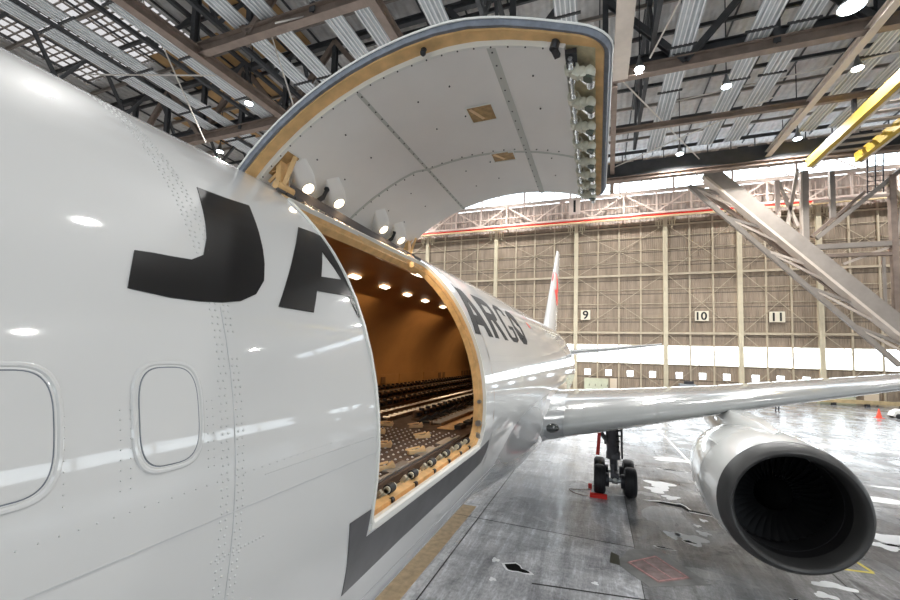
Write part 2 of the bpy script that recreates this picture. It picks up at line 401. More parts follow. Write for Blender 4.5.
GO = [(.95, .74), (.88, .91), (.7, 1), (.3, 1), (.08, .88), (0, .5), (.08, .12), (.3, 0), (.7, 0), (.98, .08)]
GI = [(.72, .74), (.70, .83), (.60, .88), (.36, .88), (.24, .76), (.2, .5), (.24, .24), (.36, .12), (.60, .12), (.78, .15)]
aft_letter('letter_g', [[q(*GO[k]), q(*GO[k + 1]), q(*GI[k + 1]), q(*GI[k])] for k in range(9)] + [[q(.98, .08), q(.98, .44), q(.78, .44), q(.78, .15)], [q(.52, .34), q(.78, .34), q(.78, .44), q(.52, .44)]])
q = U(9.05, 1.15)
aft_letter('letter_o', [[q(1, .5), q(.92, .88), q(.7, 1), q(.3, 1), q(.08, .88), q(0, .5), q(.22, .5), q(.27, .76), q(.38, .87), q(.62, .87), q(.73, .76), q(.78, .5)],
                       [q(0, .5), q(.08, .12), q(.3, 0), q(.7, 0), q(.92, .12), q(1, .5), q(.78, .5), q(.73, .24), q(.62, .13), q(.38, .13), q(.27, .24), q(.22, .5)]])
decal([[(12.0, 41), (12.3, 41), (12.4, 37.2), (12.1, 37.2)]], FT, 'red_marking', M_RED, plane, du=.3, dv=2, label='small red marking after the lettering')
# --- skin seams
decal([[(-1.2, .36), (2.42, .36), (2.42, .46), (-1.2, .46)]], FT, 'lap_seam', M_SEAM, plane, off=.002, th=.002, du=.3, dv=5)
decal([[(1.2865, -40), (1.2895, -40), (1.2895, 20.2), (1.2865, 20.2)]], FT, 'butt_seam', M_SEAM, plane, off=.002, th=.002, du=.3, dv=3)
decal([[(-1.2, -27.2), (9, -27.2), (9, -26.95), (-1.2, -26.95)]], FT, 'lap_seam', M_SEAM, plane, off=.002, th=.002, du=.4, dv=5)
decal([[(5.6, -31.2), (9, -31.2), (9, -30.95), (5.6, -30.95)]], FT, 'lap_seam', M_SEAM, plane, off=.002, th=.002, du=.4, dv=5)
# --- rivets
def rivets():
    mb = MB()
    def dome(y, deg, r=.0058):
        c = fus(y, R_(deg)); n = fnorm(y, R_(deg)); a = n.orthogonal().normalized(); b = n.cross(a); k = 8
        vs = [c + (a * cos(2 * pi * i / k) + b * sin(2 * pi * i / k)) * r for i in range(k)] + [c + (a * cos(2 * pi * i / k) + b * sin(2 * pi * i / k)) * r * .6 + n * .0030 for i in range(k)] + [c + n * .0038]
        mb.add(vs, [(i, (i + 1) % k, k + (i + 1) % k, k + i) for i in range(k)] + [(k + i, k + (i + 1) % k, 2 * k) for i in range(k)])
    st = .031 / RF * 180 / pi
    for j in range(-24, 82):
        dg = j * st
        cols = (1.225, 1.250) if dg < 13 else (1.235, 1.26)
        for y in cols + ((1.30, 1.325) if dg < 15 or dg > 17 else ()): dome(y + (.006 if j % 2 else 0), dg)
    for j in range(14): dome(1.16 + .016 * j, 21.5); dome(1.20 + .02 * j, -3.2); dome(1.17 + .02 * j, -9)
    for y in (.715, .86, .89, 1.165, 1.19):
        for j in range(9): dome(y, 5.2 + j * .72, .003)
    for j in range(30): dome(.62 + .045 * j, 3.4 + .02 * j, .003)
    for j in range(60): dome(1.45 + .016 * j, 2.9, .003)
    for j in range(40):
        dome(5.75 + .12 * j, 16.5, .006)
        dome(5.75 + .12 * j, 14.2, .006)
    mb.build('rivet_rows', M_WHITE, plane, smooth=True, kind='stuff')
rivets()
# --- plugged passenger windows
def plug(yc):
    dc = R_(10.15) * RF
    def sq(a, b, n=56, e=3.4):
        return [(yc + a * math.copysign(abs(cos(2 * pi * i / n)) ** (2 / e), cos(2 * pi * i / n)), dc + b * math.copysign(abs(sin(2 * pi * i / n)) ** (2 / e), sin(2 * pi * i / n))) for i in range(n)]
    o = loops_on([(sq(.131, .197), .0005), (sq(.126, .192), .005), (sq(.119, .185), .0052), (sq(.114, .180), .0015), (sq(.110, .176), .003), (sq(.106, .172), .0015)], FS, 'window_frame', M_WHITE, plane, smooth=True, angle=25)
    loops_on([(sq(.108, .174), .0025), (sq(.1045, .1705), .0025)], FS, 'window_gap', M_SEAL, o)
    n = 56; lo_ = [(sq(.104 * k, .170 * k), .0040) for k in (1, .998, .95, .8, .6, .4, .2, .001)]
    lo_[0] = (lo_[0][0], .001)
    loops_on(lo_, FS, 'window_plug', M_WHITE, o, smooth=True, angle=30)
for k in range(4): plug(1.022 - .437 * k)

# ------------------------------------------------------------------ hold interior
RI = 2.36
def lining():
    mb = MB(); n = 40; ys = [-2.0 + 1.0 * i for i in range(25)]
    def p(y, a): return Vector((RI * cos(a), y, ZC + RI * sin(a)))
    def arc(y, a0, a1, k=30): return [p(y, R_(a0 + (a1 - a0) * i / k)) for i in range(k + 1)]
    a_lo, a_hi = -13.0, 193.0
    # over the opening only the part above the hinge line is lined
    for r0, r1, aa in ((-2.0, Y0 - .08, a_lo), (Y0 - .08, Y1 + .08, 52.5), (Y1 + .08, 24, a_lo)):
        mb.loft([arc(r0, aa, a_hi), arc(r1, aa, a_hi)], cap=False, closed=False)
    o = mb.build('cabin_lining', M_LINING, plane, smooth=True)
    for y in (-2.0, 24.0):
        MB().loft([arc(y, a_lo, a_hi), arc(y + .05, a_lo, a_hi)]).build('bulkhead', M_LINING, o)
    return o
LIN = lining()
FZ = ZC - .42
CF = MB().box((-.05, 11, FZ - .06), (4.5, 26, .12)).build('cargo_floor', M_CFLOOR, plane)
# ball transfers: the hundred nearest are parts, the rest one object
pts = []
for i in range(30):
    for j in range(26):
        x = 2.05 - .115 * i; y = 2.5 + .115 * j + (.06 if i % 2 else 0)
        if x < -.9 and y > 4.2: continue
        pts.append((x, y))
pts.sort(key=lambda p: (p[0] - 3.9) ** 2 + p[1] ** 2)
ball = None
for k, (x, y) in enumerate(pts[:100]):
    if ball is None: ball = MB().lathe((x, y, FZ), [(0, .016), (.005, .016), (.010, .011), (.014, .005)], 'z', 8).build('ball_transfer', M_BALL, CF, smooth=True); p0 = (x, y)
    else:
        b = ball.copy(); COL.objects.link(b); b.parent = CF; b.location = (x - p0[0], y - p0[1], 0)
mb = MB()
for x, y in pts[100:]: mb.lathe((x, y, FZ), [(0, .016), (.005, .016), (.014, .006)], 'z', 6)
mb.build('ball_transfers_beyond', M_BALL, CF, smooth=True, kind='stuff')
def roller_tray(x, y0, y1, w=.16):
    t = MB()
    for s in (-1, 1): t.box((x + s * w / 2, (y0 + y1) / 2, FZ + .03), (.02, y1 - y0, .06))
    t.box((x, (y0 + y1) / 2, FZ + .004), (w, y1 - y0, .008))
    o = t.build('roller_tray', M_RAIL, CF)
    r = MB(); y = y0 + .1
    while y < y1 - .05: r.cyl((x - w / 2 + .012, y, FZ + .038), (x + w / 2 - .012, y, FZ + .038), .026, 8); y += .19
    r.build('tray_rollers', M_STEEL, CF, smooth=True, angle=40, kind='stuff')
def guide_rail(x, y0, y1):
    g = MB(); g.box((x, (y0 + y1) / 2, FZ + .02), (.14, y1 - y0, .04)); g.box((x - .03, (y0 + y1) / 2, FZ + .09), (.03, y1 - y0, .12))
    g.box((x + .01, (y0 + y1) / 2, FZ + .15), (.10, y1 - y0, .018)); g.build('guide_rail', M_RAIL, CF)
    d = MB(); y = y0 + .12
    while y < y1: d.box((x + .03, y, FZ + .09), (.05, .10, .05)); d.box((x + .05, y + .02, FZ + .175), (.07, .05, .05)); y += .28
    d.build('rail_latches', M_DARK, CF, kind='stuff')
roller_tray(1.55, 5.9, 18, .2); roller_tray(.62, 5.9, 18); roller_tray(.25, 5.9, 18); roller_tray(-.6, 4.6, 18); roller_tray(-1.25, 4.6, 18); roller_tray(-1.7, 2.0, 18)
guide_rail(1.05, 6.2, 17); guide_rail(-.15, 6.5, 17); guide_rail(-1.98, -1.5, 20); guide_rail(-.95, 4.6, 17)
# tan pallet locks standing on the floor near the sill, silver side plates and a red strap
def lock(x, y, rz, k=.62):
    c, s = cos(rz), sin(rz)
    def T(a, b, z): return (x + a * c - b * s, y + a * s + b * c, FZ + z)
    m = MB(); m.bar(T(-.17 * k, 0, .025), T(.15 * k, 0, .025), .05, .04); m.bar(T(.03, 0, .03), T(.09, 0, .12 * k), .04, .025); m.bar(T(-.2 * k, .03, .05), T(.05, .03, .07), .018, .018)
    m.cyl(T(.08, -.03, .04), T(.08, .04, .04), .022, 10); m.build('pallet_lock', M_TANL, CF)
for x, y, rz in ((2.02, 2.75, .5), (2.03, 3.42, .9), (2.03, 4.15, .9), (1.55, 4.25, .4), (1.75, 4.95, .8), (1.1, 4.9, .5), (1.35, 5.6, .7), (.9, 5.5, .3)): lock(x, y, rz)
for y in (2.95, 3.55, 4.25, 4.85):
    MB().box((2.10, y, FZ + .012), (.10, .42, .024)).build('side_plate', M_STEEL, CF)
mb = MB().box((2.145, 3.85, FZ - .005), (.035, 2.85, .05)); mb.build('sill_rail', M_STEEL, CF)
mb = MB()
for k in range(9): mb.bar((1.6 - .1 * k, 3.6 + .06 * k, FZ + .02), (1.5 - .1 * k, 3.66 + .06 * k, FZ + .02), .05, .012)
mb.build('red_strap', M_RED, CF)
for i in range(7):     # black cleats on the aft floor plate
    x, y = 1.28 + .06 * (i % 2), 6.1 + .45 * i
    m = MB(); m.box((1.30, y, FZ + .015), (.28, .12, .03)); m.bar((1.2, y, FZ + .03), (1.3, y + .05, FZ + .11), .06, .03); m.bar((1.42, y, FZ + .03), (1.3, y + .05, FZ + .11), .06, .03)
    m.build('floor_cleat', M_RUB, CF)
MB().box((1.78, 8.5, FZ + .006), (.26, 5.6, .012)).build('floor_plate', M_TAN, CF)
for i in range(8):
    MB().box((1.95, 5.9 + .42 * i, FZ + .03), (.10, .26, .06)).build('floor_roller', M_RUB, CF)
# dado with vent panels on the far wall
mb = MB()
for y0 in range(-2, 24, 2): mb.bar((-2.27, y0, FZ + .28), (-2.27, y0 + 1.96, FZ + .28), .03, .36)
DADO = mb.build('dado_panel', M_LINING, LIN)
for y in (8.3, 8.62, 10.0, 10.35, 10.9, 15.6, 16.1, 18.6, 19.0, 19.4, 19.8): MB().box((-2.245, y, FZ + .28), (.02, .26, .22)).build('vent_panel', M_VENT, LIN)
# cabin ceiling lamps in two rows
def clamp_light(a, y):
    c = Vector((RI * cos(a) * .985, y, ZC + RI * sin(a) * .985)); u = Vector((-sin(a), 0, cos(a))); n = Vector((cos(a), 0, sin(a)))
    m = MB(); w = .06
    vs = [c + u * w * i + Vector((0, .15 * j, 0)) + n * (-.012) for i, j in ((-1, -1), (1, -1), (1, 1), (-1, 1))] + [c + u * w * i + Vector((0, .15 * j, 0)) + n * .02 for i, j in ((-1, -1), (1, -1), (1, 1), (-1, 1))]
    m.add(vs, [(0, 1, 2, 3), (7, 6, 5, 4), (0, 4, 5, 1), (1, 5, 6, 2), (2, 6, 7, 3), (3, 7, 4, 0)]).build('ceiling_light', M_CLAMP, LIN)
for y in (4.3, 5.6, 6.85, 8.07, 9.25, 10.4, 11.8, 13.4): clamp_light(R_(107.5), y)
for y in (4.4, 5.75, 7.1): clamp_light(R_(76), y)

# ------------------------------------------------------------------ sill with its latch fittings
mb = MB()
prof = [(2.475, -.50), (2.462, -.475), (2.43, -.47), (2.42, -.505), (2.20, -.50), (2.165, -.43), (2.12, -.43), (2.12, -.60), (2.40, -.66)]
mb.loft([[Vector((x, y, ZC + z)) for x, z in prof] for y in (Y0 + .02, Y1 - .12)])
SILL = mb.build('door_sill', M_TANL, plane)
mb = MB(); mb.loft([[Vector((x, y, ZC + z)) for x, z in [(2.486, -.515), (2.486, -.478), (2.472, -.462), (2.440, -.462), (2.44, -.515)]] for y in (Y0 + .015, Y1 - .10)])
mb.build('sill_lip', M_STRIP, SILL)
for i, y in enumerate((2.50, 2.98, 3.42, 3.86, 4.28, 4.68, 5.02)):
    z = ZC - .50
    f = MB(); f.box((2.315, y, z + .02), (.09, .12, .04))
    for s in (-1, 1): f.bar((2.28, y + s * .052, z + .02), (2.34, y + s * .052, z + .10), .02, .04); f.cyl((2.335, y + s * .042, z + .095), (2.335, y + s * .062, z + .095), .028, 12)
    f.bar((2.25, y - .07, z + .03), (2.30, y - .085, z + .09), .025, .03)
    o = f.build('sill_latch', M_PGREEN, SILL)
    MB().cyl((2.33, y - .04, z + .092), (2.33, y + .04, z + .092), .040, 16).build('latch_roller', M_RUB, SILL, smooth=True, angle=40)
    MB().cyl((2.39, y - .09, z + .03), (2.39, y - .055, z + .03), .022, 12).build('latch_pin', M_DARK, SILL, smooth=True, angle=40)
# guide roller blocks on the aft jamb
for th, k in ((-4.5, .04), (-8.5, .055), (2., .025)):
    c = fus(Y1 - .03, R_(th), -.07); MB().cyl(c, c + Vector((0, -.05, 0)), k, 12).build('jamb_fitting', M_STEEL, plane, smooth=True, angle=40)

# ------------------------------------------------------------------ open cargo door
OX, OZ = 3.005, ZC + .40
RD = 2.45
PH0, PH1 = 136.5, 66.0            # hinge edge, latch edge
DY0, DY1 = 2.275, 4.95
SD = RD * R_(PH0 - PH1)
def DS(y, s, r):
    a = R_(PH0) - s / RD
    y += .125 * sstep(92, 69, math.degrees(a)) * max(0., 1 - (y - DY0) / .40)       # the front edge leans aft toward the latches
    return Vector((OX + r * cos(a), y, OZ + r * sin(a)))
def slab(y0, y1, s0, s1, rad, r_out, r_in, nu=16, nv=28):
    """solid shell patch of the door, corners at the latch edge rounded"""
    mb = MB(); rows = []
    for j in range(nv + 1):
        t = j / nv; s = s0 + (s1 - s0) * (t if rad == 0 else 1 - (1 - t) ** 1.7)
        e = 0.
        if rad > 0 and s > s1 - rad: e = rad - sqrt(max(0, rad * rad - (s - (s1 - rad)) ** 2))
        rows.append((s, y0 + e, y1 - e))
    for r in (r_out, r_in):
        mb.add([DS(a + (b - a) * i / nu, s, r) for s, a, b in rows for i in range(nu + 1)],
               [(j * (nu + 1) + i, j * (nu + 1) + i + 1, (j + 1) * (nu + 1) + i + 1, (j + 1) * (nu + 1) + i) for j in range(nv) for i in range(nu)])
    n = (nu + 1) * (nv + 1)
    per = [i for i in range(nu + 1)] + [j * (nu + 1) + nu for j in range(1, nv + 1)] + [nv * (nu + 1) + i for i in range(nu - 1, -1, -1)] + [j * (nu + 1) for j in range(nv - 1, 0, -1)]
    mb.f += [(a, b, b + n, a + n) for a, b in zip(per, per[1:] + per[:1])]
    return mb
DOOR = slab(DY0, DY1, 0, SD, .22, RD, RD - .014).build('cargo_door', M_STRIP, plane, smooth=True, angle=40, label='cargo door swung open above its opening')
def ring(y0, y1, s0, s1, rad, w, r_hi, r_lo, name, m, wl=None, label=None):
    a = rrect(y0, y1, s0, s1, (.01, rad, rad, .01)); wl = wl or w
    b = rrect(y0 + w, y1 - w, s0 + w, s1 - wl, (.01, max(.02, rad - w), max(.02, rad - w), .01))
    # rrect corner order: (y1,s0) (y1,s1) (y0,s1) (y0,s0)
    n = len(a); mb = MB()
    vs = [DS(y, s, r_hi) for y, s in a] + [DS(y, s, r_lo) for y, s in a] + [DS(y, s, r_lo) for y, s in b] + [DS(y, s, r_hi) for y, s in b]
    mb.add(vs, [(k * n + i, k * n + (i + 1) % n, ((k + 1) % 4) * n + (i + 1) % n, ((k + 1) % 4) * n + i) for k in range(4) for i in range(n)])
    return mb.build(name, m, DOOR, smooth=True, angle=35, label=label)
ring(DY0 + .006, DY1 - .006, .01, SD - .006, .21, .03, RD - .012, RD - .055, 'door_seal', M_SEAL)
ring(DY0 + .030, DY1 - .030, .02, SD - .036, .18, .13, RD - .012, RD - .068, 'edge_frame', M_TAN)
LS1 = RD * R_(PH0 - 72.6)
slab(DY0 + .13, DY1 - .05, .05, LS1, 0, RD - .03, RD - .10, 10, 30).build('door_lining', M_LINER, DOOR, smooth=True, angle=40)
mb = slab(DY0 + .128, DY0 + .150, .05, LS1 - .12, 0, RD - .03, RD - .108, 1, 30); mb.build('bumper_strip', M_STRIP, DOOR, smooth=True, angle=40)
mb = MB()
for k in range(22):
    s = .1 + k * (LS1 - .24) / 21; c = DS(DY0 + .139, s, RD - .108); d = DS(DY0 + .139, s, RD - .112); mb.cyl(c, d, .006, 8)
mb.build('strip_screws', M_DARK, DOOR, kind='stuff')
# lining seams and screws
def seam(pts2, w, name, m=M_STRIP, r=RD - .1015):
    mb = MB()
    for (ya, sa), (yb, sb) in zip(pts2, pts2[1:]):
        a, b = DS(ya, sa, r), DS(yb, sb, r); up = (a - Vector((OX, a.y, OZ))).normalized(); mb.bar(a, b, w, .004, up)
    mb.build(name, m, DOOR)
def sphi(p): return RD * R_(PH0 - p)
M_LSEAM = mat('lining_seam', (.56, .57, .53), .5)
seam([(DY0 + .14 + .25 * i, sphi(109.3 - .06 * i)) for i in range(11)], .03, 'lining_seam', M_LSEAM)
seam([(DY0 + .14 + .25 * i, sphi(84.3 - .06 * i)) for i in range(11)], .06, 'lining_seam', M_LSEAM)
seam([(3.58 + .02 * i * (.5 if i < 8 else .9), sphi(133 - 60.5 * i / 20)) for i in range(21)], .03, 'lining_seam', M_LSEAM)
mb = MB()
def screw(y, ph, r=.007): c = DS(y, sphi(ph), RD - .099); mb.cyl(c, DS(y, sphi(ph), RD - .1065), r, 8)
for k in range(26): screw(DY0 + .2 + .1 * k, 109.2 - .02 * k)
for k in range(18): screw(DY0 + .2 + .14 * k, 84.3)
for k in range(22): screw(3.60 + .012 * k, 131 - 2.6 * k)
for y in (2.75, 3.15, 4.0, 4.4):
    for ph in (125, 117, 101, 94, 78.5): screw(y + .07 * sin(ph), ph)
mb.build('lining_screws', M_DARK, DOOR, kind='stuff')
# access holes in the lining
def access(y0, y1, p0, p1):
    m = MB(); a = [(y0, p0), (y1, p0), (y1, p1), (y0, p1)]
    def l(dy, dp, r): return [DS(y + (dy if y == y0 else -dy), sphi(p + (-dp if p == p0 else dp)), r) for y, p in a]
    m.loft([l(-.015, -.3, RD - .099), l(-.015, -.3, RD - .106), l(0, 0, RD - .106), l(0, 0, RD - .1)], cap=False)
    o = m.build('access_hole_rim', M_STRIP, DOOR)
    m = MB(); m.loft([l(0, 0, RD - .1015), l(0, 0, RD - .1025)]); m.build('access_hole', M_TANB, DOOR)
    m = MB(); m.bar(DS(y0 + .02, sphi(p0 - .6), RD - .105), DS(y1 - .03, sphi((p0 + p1) / 2), RD - .105), .03, .004); m.build('hole_bracket', M_TANL, DOOR)
M_TANB = mat('brown_primer', (.40, .25, .10), .5, noise=.3, nscale=20)
access(3.04, 3.25, 93.1, 88.0); access(3.83, 4.0, 92.8, 87.5)
access(DY0 + .16, 2.57, 133, 127)
# latch row
OLIVE = slab(DY0 + .14, DY1 - .05, LS1, SD - .09, 0, RD - .03, RD - .07, 10, 6).build('latch_bay', M_OLIVE, DOOR, smooth=True, angle=40)
TT = MB(); ly = [2.60, 2.95, 3.27, 3.58, 3.88, 4.17, 4.44, 4.70]
def PD(y, ph, r): return DS(y, sphi(ph), r)
TT.cyl(PD(2.50, 71.4, RD - .135), PD(4.88, 71.4, RD - .135), .017, 14)
for y in ly:
    TT.cyl(PD(y - .05, 71.4, RD - .135), PD(y - .02, 71.4, RD - .135), .030, 14); TT.cyl(PD(y + .11, 71.4, RD - .135), PD(y + .14, 71.4, RD - .135), .026, 14)
TT.build('torque_tube', M_CHROME, DOOR, smooth=True, angle=40)
for y in ly:
    c = MB()
    path = [(71.6, .12), (70.8, .15), (69.6, .165), (68.6, .15), (68.0, .12)]
    for (pa, da), (pb, db), w in zip(path, path[1:], (.075, .06, .055, .06)): c.bar(PD(y, pa, RD - da), PD(y, pb, RD - db), w, .05, (0, 1, 0))
    c.cyl(PD(y - .035, 71.5, RD - .13), PD(y + .035, 71.5, RD - .13), .042, 16)
    c.sphere(PD(y, 69.6, RD - .15), .04, 10); c.sphere(PD(y, 68.4, RD - .14), .042, 10)
    c.build('latch_hook', M_PGREEN, DOOR, smooth=True, angle=40)
    c = MB(); c.bar(PD(y + .09, 70.6, RD - .11), PD(y + .11, 68.0, RD - .15), .03, .06, (0, 1, 0)); c.cyl(PD(y + .075, 68.1, RD - .15), PD(y + .14, 68.1, RD - .15), .028, 12)
    c.bar(PD(y + .05, 70.4, RD - .09), PD(y + .05, 69.4, RD - .13), .05, .05)
    c.build('latch_link', M_CHROME, DOOR, smooth=True, angle=40)
    a = PD(y + .01, 68.3, RD - .15); b = PD(y + .01, 68.3, RD - .185); MB().cyl(a, b, .034, 14).build('latch_bumper', M_DGREEN, DOOR, smooth=True, angle=40)
c = MB(); a = PD(2.44, 74.6, RD - .07); b = PD(2.46, 73.2, RD - .2); c.bar(PD(2.385, 74.0, RD - .06), PD(2.40, 74.0, RD - .12), .035, .035); c.bar(PD(2.39, 74.1, RD - .115), PD(2.47, 73.5, RD - .125), .035, .03); c.cyl(PD(2.39, 74.1, RD - .07), PD(2.39, 74.1, RD - .125), .026, 14)
c.build('striker_arm', M_DARK, DOOR, smooth=True, angle=40)
c = MB(); c.box(tuple(PD(2.50, 71.6, RD - .10)), (.07, .10, .03)); c.build('connector_block', M_DARK, DOOR)
mb = MB()
for dy in (-.025, .025):
    p = PD(2.50 + dy, 71.6, RD - .12); mb.cyl(p, p - Vector((0, 0, .012)), .014, 10)
mb.build('connector_studs', M_STEEL, DOOR)
c = MB(); p = PD(DY0 + .09, 95.2, RD - .066); d = PD(DY0 + .07, 95.2, RD - .11); c.cyl(p, d, .02, 14, .016); c.sphere(d, .021, 10); c.build('door_stop', M_RUB, DOOR, smooth=True, angle=50)
# lamps along the hinge edge
lamp_pts = [(2.76, 130.9), (3.17, 130.1), (4.02, 129.8), (4.47, 129.9)]
for y, ph in lamp_pts:
    c = DS(y, sphi(ph), RD - .10); a = R_(ph); n = Vector((-cos(a), 0, -sin(a))); u = Vector((sin(a) * .62, -.78, -cos(a) * .62)); wd = n.cross(u)      # n into the room, u along the housing, away from the lens
    rings = []
    for t, w, h in ((.24, .062, .004), (.19, .070, .035), (.13, .084, .080), (.075, .092, .100), (-.05, .094, .104), (-.062, .088, .095)):
        cc = c + u * t; rings.append([cc + wd * (w * math.copysign(min(1, abs(cos(q_)) * 1.25), cos(q_))) + n * (h * max(0, min(1, sin(q_) * 1.3))) for q_ in [pi * i / 12 for i in range(13)]])
    MB().loft(rings).build('lamp_housing', M_LINER, DOOR, smooth=True, angle=50)
    fc = c - u * .022 + n * .055; d = (n * .5 - u).normalized()
    pc = c + u * .008
    m = MB(); m.cyl(pc + n * .085, pc + n * .108, .060, 24); m.build('lamp_bezel', M_STRIP, DOOR, smooth=True, angle=40)
    m = MB(); m.cyl(pc + n * .107, pc + n * .111, .050, 24); m.build('lamp_lens', M_WLAMP, DOOR, smooth=True, angle=40)
    L = bpy.data.lights.new('door_lamp_light', 'SPOT'); L.energy = 16; L.color = (1, .74, .45); L.spot_size = R_(130); L.spot_blend = .6; L.shadow_soft_size = .04
    o = bpy.data.objects.new('door_lamp_light', L); COL.objects.link(o); o.location = c + u * .008 + n * .125
    o.rotation_euler = (n * .8 - u * .6).to_track_quat('-Z', 'Y').to_euler()
# hinge strip, brackets, header
HX, HZ = fus(3.5, T1).x, fus(3.5, T1).z
mb = MB(); mb.bar((1.525, Y0 + .10, ZC + 1.995), (1.525, Y1 - .12, ZC + 1.995), .012, .115, (.42, 0, .91)); mb.build('hinge_plate', M_HINGE, plane)
mb = MB()
for k in range(26): mb.cyl((1.53, Y0 - .03 + k * .10, ZC + 1.962), (1.53, Y0 + .055 + k * .10, ZC + 1.962), .014, 10)
mb.build('hinge_barrel', M_HINGE, plane, smooth=True, angle=40)
mb = MB(); mb.bar((1.525, Y0 + .02, ZC + 1.895), (1.525, Y1 - .1, ZC + 1.895), .04, .09, (.6, 0, .8)); mb.bar((1.42, Y0 + .02, ZC + 1.86), (1.42, Y1 - .1, ZC + 1.86), .12, .03, (.3, 0, .95)); mb.build('door_header', M_TANL, plane)
mb = MB(); mb.bar((1.475, Y0 + .03, ZC + 1.915), (1.475, Y1 - .1, ZC + 1.915), .03, .05); mb.build('header_strip', M_HINGE, plane)
for y, k in ((DY0 + .22, 1), (DY1 - .14, .8)):
    m = MB(); m.bar((1.50, y, ZC + 1.98), (1.49, y, ZC + 2.24), .05, .09); m.bar((1.53, y - .02, ZC + 2.0), (1.60, y + .02, ZC + 2.26), .025, .03); m.cyl((1.52, y - .09, ZC + 2.0), (1.52, y + .09, ZC + 2.0), .035, 12)
    m.bar((1.40, y - .04, ZC + 2.05), (1.56, y + .05, ZC + 2.28), .02, .02); m.build('hinge_bracket', M_TAN, DOOR, smooth=True, angle=40)
m = MB(); m.cyl((1.60, 4.72, ZC + 1.87), (1.46, 5.05, ZC + 2.02), .022, 12); m.cyl((1.60, 4.72, ZC + 1.87), (1.57, 4.79, ZC + 1.90), .035, 12); m.cyl((1.48, 5.0, ZC + 2.0), (1.45, 5.08, ZC + 2.03), .04, 12); m.build('door_actuator', M_TANL, plane, smooth=True, angle=40)
for y in (2.93, 4.26):
    m = MB(); p = Vector((1.50, y, ZC + 2.06)); m.cyl(p, p + Vector((.03, .04, .05)), .022, 10); m.cyl(p + Vector((.03, .04, .05)), p + Vector((.05, .06, .12)), .018, 10); m.sphere(p + Vector((.05, .06, .13)), .026, 8)
    m.build('switch', M_RUB, DOOR, smooth=True, angle=50)
    MB().cyl(p - Vector((.01, .0, .01)), p + Vector((.005, .01, .012)), .024, 10).build('switch_collar', M_YEL, DOOR, smooth=True, angle=40)

# ------------------------------------------------------------------ wing, fairing, tail
def foil(x, yle, ch, z, t, n=26, camber=.02):
    def yt(u): return 5 * t * (.2969 * sqrt(u) - .126 * u - .3516 * u * u + .2843 * u ** 3 - .1036 * u ** 4)
    us = [(1 - cos(pi * i / n)) / 2 for i in range(n + 1)]
    up = [(u, yt(u) + camber * 4 * u * (1 - u)) for u in us]; dn = [(u, -yt(u) + camber * 4 * u * (1 - u)) for u in us[1:-1]]
    return [Vector((x, yle + ch * u, z + ch * w)) for u, w in up] + [Vector((x, yle + ch * u, z + ch * w)) for u, w in dn[::-1]]
WS = [(1.7, 10.75, 9.4, 3.28, .150), (4.6, 12.62, 7.9, 3.58, .140), (7.92, 14.70, 6.2, 3.98, .125), (13.66, 18.3, 4.5, 4.64, .110), (23.8, 24.6, 2.3, 5.7, .10)]
WING = MB().loft([foil(*w) for w in WS]).build('wing', M_WING, plane, smooth=True, angle=50)
def wing_at(x):
    return [interp(x, [w[0] for w in WS], [w[k] for w in WS]) for k in range(1, 5)]
def lew(x, du, dz):
    yl, ch, z, t = wing_at(x); return Vector((x, yl + ch * du, z + ch * dz))
def cuff(x0, x1, name, m, grow=.012, u1=.14):
    rings = []
    for x in (x0, (x0 + x1) / 2, x1):
        yl, ch, z, t = wing_at(x); r = [p for p in foil(x, yl, ch, z, t) if p.y < yl + ch * u1]
        r.sort(key=lambda p: 0); up = [p for p in foil(x, yl, ch, z, t)[:27] if p.y <= yl + ch * u1]; dn = [p for p in foil(x, yl, ch, z, t)[27:] if p.y <= yl + ch * u1]
        lp = dn + up; c = Vector((x, yl + ch * u1, z)); rings.append([p + (p - c).normalized() * grow for p in lp])
    return MB().loft(rings, cap=False, closed=False).build(name, m, WING, smooth=True)
M_LE = mat('leading_edge_metal', (.36, .375, .38), .22, .3)
for a, b in ((3.53, 5.55), (5.6, 7.2), (8.7, 11.2), (11.25, 13.7), (13.75, 16.4)): cuff(a, b, 'slat', M_WING, .014)
cuff(2.1, 3.05, 'root_leading_edge', M_LE, .034, .22); cuff(3.08, 3.5, 'slat', M_WING, .014)
p = lew(2.70, .0, .0); MB().sphere(p + Vector((.02, .10, .0)), .25, 16, (.95, .8, .55)).build('landing_light', M_GLASS_D, WING, smooth=True)
MB().sphere(p + Vector((.12, -.09, .05)), .03, 10).build('landing_lamp', M_CHROME, WING, smooth=True)
for k in range(4):
    c = lew(9.2 + .55 * k, .05, .028); MB().cyl(c, c + Vector((0, -.03, .01)), .02, 8).build('slat_vent', M_DARK, WING)
# wing-body fairing
ys = [6.8 + .4 * k for k in range(16)] + [13.5 + 1.0 * k for k in range(15)]; n = 56; rings = []
for y in ys:
    A = .43 * sstep(6.4, 11.6, y) * (1 - sstep(20, 27.5, y)) - .012
    rings.append([fus(y, t, -.012 + (A + .012) * sstep(-7, -34, math.degrees(t if t > -pi / 2 else -pi - t))) for t in [R_(-4 - 172 * i / n) for i in range(n + 1)]])
FAIR = MB().loft(rings, cap=False, closed=False).build('wing_fairing', M_FAIR, plane, smooth=True)
# fairing fillet running out along the wing root
rings = []
for x, g in ((1.8, 1.40), (2.2, 1.22), (2.45, 1.10), (2.65, 1.03)):
    yl, ch, z, t = wing_at(x); rings.append([p + Vector((0, -.30 * (g - 1), 0)) for p in foil(x, yl, ch, z, t * g)])
MB().loft(rings, cap=False).build('root_fillet', M_FAIR, FAIR, smooth=True)
